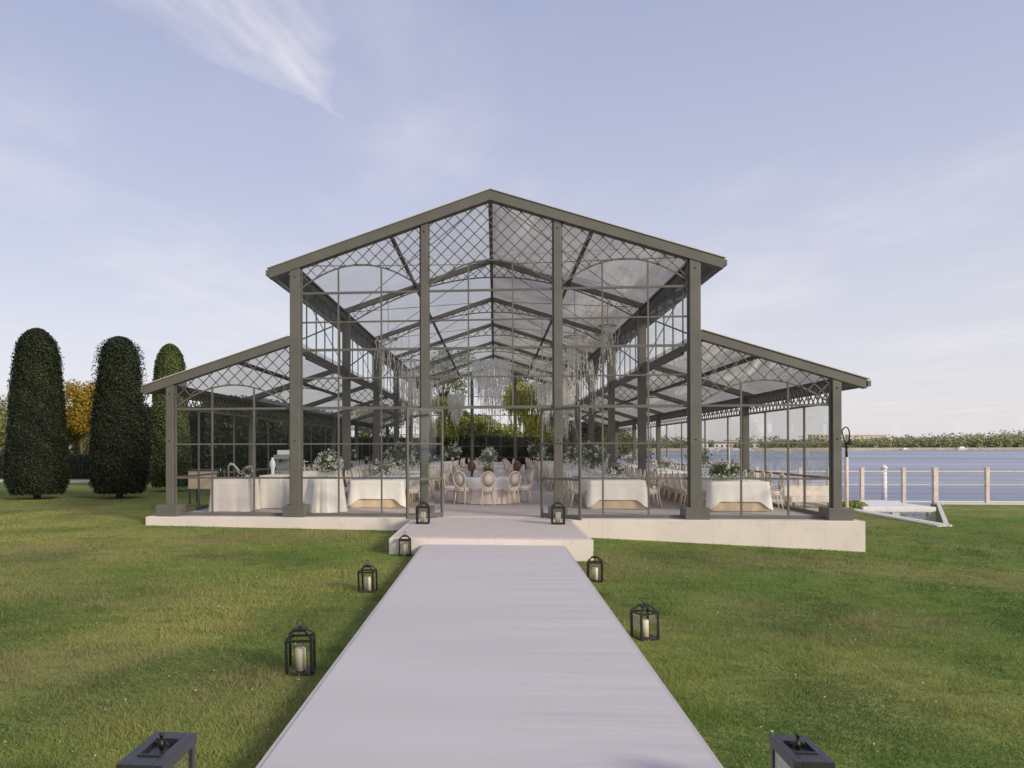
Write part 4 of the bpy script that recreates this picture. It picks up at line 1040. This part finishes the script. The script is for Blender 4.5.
tree(9.2, 70, 17.5, 3.4, 5.0, 'tall bare-twigged brownish tree rising behind the pavilion roof', TWIGS, 9000, .16, sq=1.2, trunk_h=9, lobes=16)
tree(0.4, 60.5, 5.3, 2.2, 2.3, 'low bright green shrub tree behind the middle of the rear hedge', YGREEN, 7000, .2)
tree(-1.8, 61, 5.2, 1.8, 2.0, 'leafy green shrub tree behind the rear hedge, just left of the middle', YGREEN, 7000, .2)
tree(3.0, 71, 12, 3.2, 3.6, 'tall grey-green tree behind the middle of the pavilion roof', OLIVE, 5000, .2, trunk_h=7)
tree(-5.0, 72, 12.5, 3.0, 3.4, 'tall thin-leaved tree behind the left half of the pavilion roof', OLIVE, 4000, .2, trunk_h=7)

# far shore trees: one wood, too many to count
P = []; ti = []
def shoreband(xa, xb, ya, yb, hf, n, s=2.2):
    nc = int(n/45)
    for i in range(nc):
        t = rnd.random(); x = xa + (xb-xa)*t; y = ya + (yb-ya)*t + rnd.uniform(0,60); h = hf(t)*rnd.choice((.5,.6,.75,.8,.9,1.0,1.15,1.3))*rnd.uniform(.85,1.1); r_ = h*rnd.uniform(.2,.5)
        q = rng.normal(size=(45,3)); q /= np.linalg.norm(q, axis=1, keepdims=True); q *= (rng.random(45)**.4)[:,None]
        c_ = np.array([x, y, h*.55]); P.append(c_ + q*np.array([r_, r_, h*.48])); ti.append(np.clip(rng.random(45)*.5 + rnd.random()*.5, 0, 1))
shoreband(95, 330, 535, 650, lambda t: 7 + 3*math.sin(t*9)**2, 14000)
shoreband(330, 520, 650, 705, lambda t: 9 + 5*t, 28000)
shoreband(520, 1400, 705, 670, lambda t: 15 + 3*math.sin(t*20), 110000, 3)
P_ = np.concatenate(P); ti_ = np.concatenate(ti)
tag(quads('distant_trees', P_, rng.normal(size=P_.shape)+np.array([0,-.6,.5]), 1.5, SHORE, None, .8, tint=ti_), 'low green wood lining the far shore across the water', 'trees', kind='stuff')
# far buildings
def house(u, ybase, wpx, hpx, lab, dist=620, mt=WHITE, tower=False):
    b = aty(u, 447, dist); wd = wpx*dist/740; hh = hpx*dist/740
    t = empty('waterfront_building', (b.x, dist, .8), label=lab, cat='building', group='pale buildings on the far shore')
    m_ = MB(); m_.box(-wd/2, wd/2, 0, 9, 0, hh); m_.build('wall', mt, t)
    m_ = MB(); m_.box(-wd/2-.4, wd/2+.4, -.4, 9.4, hh, hh+.6); m_.build('roof', BRICK, t)
    nwin = max(2, int(wd/3.5))
    for i in range(nwin if wpx > 3 else 0):
        x = -wd/2 + wd*(i+.5)/nwin; m_ = MB()
        for f_ in range(max(1, int(hh/3.2))): m_.box(x-.7, x+.7, -.06, 0.02, 1.2+f_*3.2, 2.7+f_*3.2)
        m_.build('window', STEELD, t)
house(700, 447, 16, 6, 'low white boathouse on the far shore, seen just right of the right nave column', 560)
house(722, 447, 14, 7, 'white villa on the far shore left of the second aisle column', 575)
house(733, 447, 10, 8, 'taller white villa beside the low one on the far shore', 585, BRICK)
house(757, 447, 14, 7, 'white villa on the far shore right of the second aisle column', 600)
house(776, 447, 14, 6, 'beige house among the trees of the far shore', 640, BRICK)
house(826, 447, 26, 12.5, 'long pale building rising behind the far trees left of the corner column', 760, BRICK)
house(868, 447, 34, 12.0, 'long low pale building just above the far trees right of the corner column', 770, BRICK)
# moored boats at the far shore
bt = empty('motorboat'); 
m_ = MB(); m_.add([(-4,-1.2,1.0),(3,-1.2,1.1),(5,0,1.3),(3,1.2,1.1),(-4,1.2,1.0),(-3.6,-.8,0),(2.4,-.7,0),(3.6,0,0),(2.4,.7,0),(-3.6,.8,0)], [(0,1,6,5),(1,2,7,6),(2,3,8,7),(3,4,9,8),(4,0,5,9),(0,4,3,2,1),(5,6,7,8,9)]); m_.build('hull', WHITE, bt)
m_ = MB(); m_.box(-2,1.2,-.8,.8,1.06,2.2); m_.build('cabin', WHITE, bt)
for i, u in enumerate((690,701,712,722,736,749,905,962)):
    o = bt if i == 0 else copy_tree(bt); d_ = 500 if u < 800 else 640; b = aty(u, 449, d_); o.location = (b.x, d_, -.75); o.rotation_euler.z = rnd.uniform(-.4,.4); s_ = rnd.uniform(.8,1.3); o.scale = (s_,s_,s_)
    tag(o, 'small white motorboat moored off the far shore, %s from the left' % ORD[i], 'boat', 'white boats moored off the far shore')

# ------------------------------------------------------------ fence along the seawall
FY = 33.0
fe = empty('seawall_fence', (16, FY, -.4), label='see-through wire and post railing with pinkish wooden posts along the water', cat='fence')
fe.location = (0,0,0)
pus = [715,757,800,829,862,903.5,935,987,1040,1100,1200,1400]
pts_ = [aty(u, 500, FY).x for u in pus]
for i, x in enumerate(pts_):
    zt_ = 1.10; m_ = MB(); ww = .14 if i != 6 else .18
    m_.box(x-ww/2, x+ww/2, FY-ww/2, FY+ww/2, -1.3, zt_); m_.box(x-ww/2-.015, x+ww/2+.015, FY-ww/2-.015, FY+ww/2+.015, zt_+.001, zt_+.05)
    m_.build('post', POSTW, fe, .01)
for z_ in (.98, .42):
    m_ = MB(); m_.beam((pts_[0],FY,z_), (pts_[-1],FY,z_), .04, .045 if z_ > .9 else .03); m_.build('top_rail', POSTW, fe)
m_ = MB()
for i in range(6): m_.tube([(pts_[0],FY,.80-i*.19), (pts_[-1],FY,.80-i*.19)], .006, 4)
m_.build('wire', TEAL, fe)
m_ = MB(); m_.beam((pts_[0],FY,-.30), (pts_[-1],FY,-.30), .05, .05); m_.build('bottom_rail', WHITE, fe)
# white jetty slab bridging the boat slip
jt = empty('jetty', (0,0,0), label='white concrete jetty slab on piers bridging the boat slip by the fence', cat='jetty')
a_ = atz(864, 507, -.20); b_ = atz(935, 507, -.20); jy = (a_.y+b_.y)/2
m_ = MB(); m_.box(a_.x, b_.x, jy, 32.3, -.40, -.20); m_.build('slab', WHITE, jt, .02)
for x in (a_.x+.13, atz(903,508,-.2).x, b_.x-.13):
    m_ = MB(); m_.box(x-.12, x+.12, jy+.02, jy+.2, -1.6, -.402); m_.build('pier', WHITE, jt)
# white coping beside the slip
cp_ = MB(); cp_.beam((SA.x-.17,SA.y,-.325), (SB.x-.17,SB.y-.2,-.335), .12, .10); tag(cp_.build('coping', WHITEC), 'white concrete coping strip along the near edge of the boat slip', 'coping')
# paving by the sea wall
pv = MB(); pv.box(8.6, min(12.6, SB.x-.4), 27.5, 33.0, -.60, -.30); tag(pv.build('pavement', PATHM), kind='structure')
# mooring poles
for (u, v0, v1, d_, lab) in ((884,467,500,42,'white mooring pole standing in the water behind the railing'), (729,444,462,110,'thin pale channel post far out in the water, seen through the right aisle'), (706,452,461,120,'short pale channel post left of the taller one in the water')):
    b = aty(u, 480, d_); zt_ = H - (v0-447.5)*d_/740; m_ = MB(); m_.tube([(0,0,-1.5),(0,0,zt_)], .11 if d_ > 60 else .14, 10); m_.lathe([(.17 if d_ < 60 else .15,zt_-.1),(.17 if d_ < 60 else .15,zt_),(0,zt_+.15)], 10)
    o = m_.build('mooring_pole', WHITE); o.location = (b.x, d_, 0); tag(o, lab, 'pole', 'mooring poles in the water')
# bench and bush on the paving
bn = empty('bench', (aty(812,490,29.5).x, 29.5, -.285), label='cream cushioned outdoor bench on the paving by the water, seen through the side glazing', cat='bench')
m_ = MB(); m_.box(-.9,.9,-.35,.35,.2,.42); m_.build('seat', UPH, bn, .03); m_ = MB(); m_.box(-.9,.9,.36,.48,.2,.80); m_.build('backrest', UPH, bn, .03)
for sx in (-.8,.8):
    for sy in (-.3,.4):
        m_ = MB(); m_.box(sx-.04,sx+.04,sy-.04,sy+.04,0,.1995); m_.build('leg', STEELD, bn)
def bush(x, y, z, r, lab, mt=OLIVE, n=900):
    t = empty('bush', (x,y,z), label=lab, cat='bush'); q = rng.normal(size=(n,3)); q /= np.linalg.norm(q,axis=1,keepdims=True); q *= (rng.random(n)**.4)[:,None]*np.array([r,r*.8,r*.6]); q[:,2] = np.abs(q[:,2])
    quads('leaves', q, rng.normal(size=q.shape)+np.array([0,0,.5]), .10, mt, t, .6); m_ = MB(); m_.tube([(0,0,-.05),(.02,0,r*.4)], .02, 5); m_.build('stem', BARK, t)
bx = aty(852, 500, 29.2).x
bush(bx, 29.2, gz(bx), .62, 'small round green bush beside the corner column, at the start of the boat slip', YGREEN)
# garden lamp behind the corner column
b = aty(846.5, 470, 22.0)
lp = empty('garden_lamp', (b.x, 22.0, gz(b.x)), label='garden lamp with pale pole and curved black gooseneck arm behind the right corner column', cat='lamp')
m_ = MB(); m_.tube([(0,0,0),(0,0,2.05)], .05, 10); m_.build('pole', POSTW, lp)
m_ = MB(); m_.tube([(0,0,2.05),(0,0,2.35)], .035, 8); m_.tube([(-.12,0,2.74),(-.11,0,2.82),(-.07,0,2.88),(-.02,0,2.905),(.03,0,2.89),(.065,0,2.83),(.085,0,2.74),(.086,0,2.65),(.08,0,2.56)], .018, 7); m_.tube([(-.12,0,2.78),(-.06,0,2.55),(0,0,2.34)], .018, 7); m_.build('arm', BLACKM, lp)
m_ = MB(); m_.lathe([(.14,0),(.12,.04),(.045,.11),(.025,.17),(0,.17)], 14, (.085,0,2.40)); m_.build('shade', BLACKM, lp)
# white wire aerial above the right aisle roof
ax_ = X0 + 8.0; az = zside(ax_)
ae = empty('roof_aerial', (aty(833,360,D+1.0).x, D+1.0, zside(aty(833,360,D+1.0).x)), label='thin white wire aerial standing on the right aisle roof near its corner', cat='aerial')
m_ = MB(); m_.tube([(0,0,-.03),(0,0,.26)], .010, 6); m_.build('mast', WHITE, ae)
m_ = MB(); m_.tube([(-.42,0,.18),(.05,0,.27),(.55,0,.16)], .006, 5); m_.tube([(.1,0,.12),(.45,0,.04)], .006, 5); m_.tube([(-.02,0,-.02),(-.02,0,.15)], .02, 6); m_.build('arm', WHITE, ae)

# ------------------------------------------------------------ grass blades, one object (uncountable)
def pn(x, y, f, sd):
    r = np.random.default_rng(sd); o = np.zeros_like(x); tot = 0
    for k_ in range(10):
        a = r.random()*6.283; ff = f*(.5+1.6*r.random()); w_ = 1/(ff/f)**.5; o += w_*np.sin((x*np.cos(a)+y*np.sin(a))*ff + r.random()*6.283 + .8*np.sin((x*np.sin(a)-y*np.cos(a))*ff*.7)); tot += w_
    return o/tot*2.2
def blades(n):
    y = 3.0 + (rng.random(n)**2.0)*27.0
    lim = .80*y + .8
    x = (rng.random(n)*2-1)
    x = np.where(x < 0, x*(.74*y+1.2), x*(.80*y+1.0))
    ok = ~((x > -1.36) & (x < 1.28)) & ~((y > 13.3) & (x > -1.99) & (x < 1.80)) & ~((y > 17.1) & (x > -8.42) & (x < 8.22))
    x, y = x[ok], y[ok]; n = len(x)
    z = np.where(x < 0, .06 - .013*np.maximum(x,-12), .06 - .045*np.minimum(x,8.2) - .006*np.maximum(0, x-8.2))
    P = np.stack([x, y, z], 1)
    cl = (np.sin(x*2.1+1.3)*np.sin(y*1.7+.4) + .6*np.sin(x*5.3+y*3.1) + .5*np.sin(x*.7-y*1.1+2))/2.1
    s_ = .88*(.015+.022*rng.random(n)+.03*rng.random(n)**8)*(1+.35*cl)*(.8+.05*y)*np.clip(1.3-y/24,.15,1)*(1+.7*np.clip(pn(x,y,7,8),-.4,1.2))
    a = rng.random(n)*6.283; w_ = .0023*(.7+.13*y); lean = rng.normal(size=(n,2))*.7
    W = np.stack([np.cos(a)*w_, np.sin(a)*w_, np.zeros(n)], 1)
    T = P + np.stack([lean[:,0]*s_, lean[:,1]*s_, s_], 1)
    V = np.stack([P-W, P+W, T], 1).reshape(-1,3)
    me = bpy.data.meshes.new('grass'); me.vertices.add(3*n); me.vertices.foreach_set('co', V.astype(np.float32).ravel())
    me.loops.add(3*n); me.loops.foreach_set('vertex_index', np.arange(3*n, dtype=np.int32)); me.polygons.add(n)
    me.polygons.foreach_set('loop_start', np.arange(0,3*n,3,dtype=np.int32))
    dry = np.clip(.46 + .26*pn(x,y,.35,1) + .30*pn(x,y,1.1,2) + .16*rng.normal(size=n) - .26*np.clip(x/4,-1,1) - .35*np.clip((6.5-y)/3.5,0,1), 0, 1)
    brn = np.clip(pn(x*.7,y*1.4,.9,3)*1.8 - .25 + .25*rng.normal(size=n), 0, 1)*np.clip((y-4.5)/2,0,1)
    drk = np.clip(pn(x,y,1.6,4)*1.2 + .5*pn(x,y,6,5) + .35*rng.normal(size=n), 0, .8)
    G = np.array([.13,.245,.05]); O = np.array([.44,.40,.14]); Bc = np.array([.33,.265,.15]); Dk = np.array([.05,.11,.025])
    Cc = G + (O-G)*dry[:,None]; Cc = Cc + (Bc-Cc)*brn[:,None]*.8; Cc = Cc + (Dk-Cc)*drk[:,None]*.75
    at = me.attributes.new('leafcol','FLOAT_COLOR','FACE'); at.data.foreach_set('color', np.concatenate([Cc, np.ones((n,1))],1).astype(np.float32).ravel())
    gm, gnt, gp = new_mat('grass_blades'); ga = gnt.nodes.new('ShaderNodeAttribute'); ga.attribute_name = 'leafcol'; gnt.links.new(ga.outputs['Color'], gp.inputs['Base Color'])
    gp.inputs['Roughness'].default_value = .65; gp.inputs['Specular IOR Level'].default_value = .15
    gt = gnt.nodes.new('ShaderNodeBsdfTranslucent'); gnt.links.new(ga.outputs['Color'], gt.inputs['Color']); gs = gnt.nodes.new('ShaderNodeMixShader'); gs.inputs[0].default_value = .3
    gnt.links.new(gp.outputs[0], gs.inputs[1]); gnt.links.new(gt.outputs[0], gs.inputs[2]); gnt.links.new(gs.outputs[0], gnt.nodes['Material Output'].inputs['Surface'])
    me.materials.append(gm)
    me.update(calc_edges=True); o = bpy.data.objects.new('grass', me); COL.objects.link(o)
    tag(o, 'short green and straw-coloured grass and clover covering the lawn', 'grass', kind='stuff')
blades(680000)
# clover leaves in patches, uncountable
n = 90000; y = 3.2 + rng.random(n)**1.6*9; x = np.where(rng.random(n) < .5, -1.42 - rng.random(n)*.6*y, 1.34 + rng.random(n)*.7*y)
ok = (pn(x,y,1.6,4) + .5*rng.normal(size=n)) > .35; x, y = x[ok], y[ok]; n = len(x)
z = np.where(x < 0, .06 - .013*x, .06 - .045*np.minimum(x,8.2)) + .012 + .022*rng.random(n)
tag(quads('clover', np.stack([x,y,z],1), np.tile([0,0,1.0],(n,1))+rng.normal(size=(n,3))*.45, .010+.014*rng.random(n), leafmat('clover_leaves', (.06,.13,.03), (.17,.26,.075), trans=.2), None, .9), 'dark green clover leaves growing in patches in the near grass', 'clover', kind='stuff')
# tiny pale daisies and clover heads
n = 380; y = 3.5 + rng.random(n)**1.3*9; x = np.where(rng.random(n) < .5, -1.5 - rng.random(n)*.55*y, 1.45 + rng.random(n)*.6*y)
z = np.where(x < 0, .06 - .013*x, .06 - .045*np.minimum(x,8.2)) + .03
Pd = np.stack([x,y,z],1); tag(quads('clover_flowers', Pd, np.tile([0,-.3,1.0],(n,1))+rng.normal(size=(n,3))*.3, .006+.012*rng.random(n), BLOOM, None, 1.0), 'tiny pale clover flowers dotted through the near grass', 'flowers', kind='stuff')
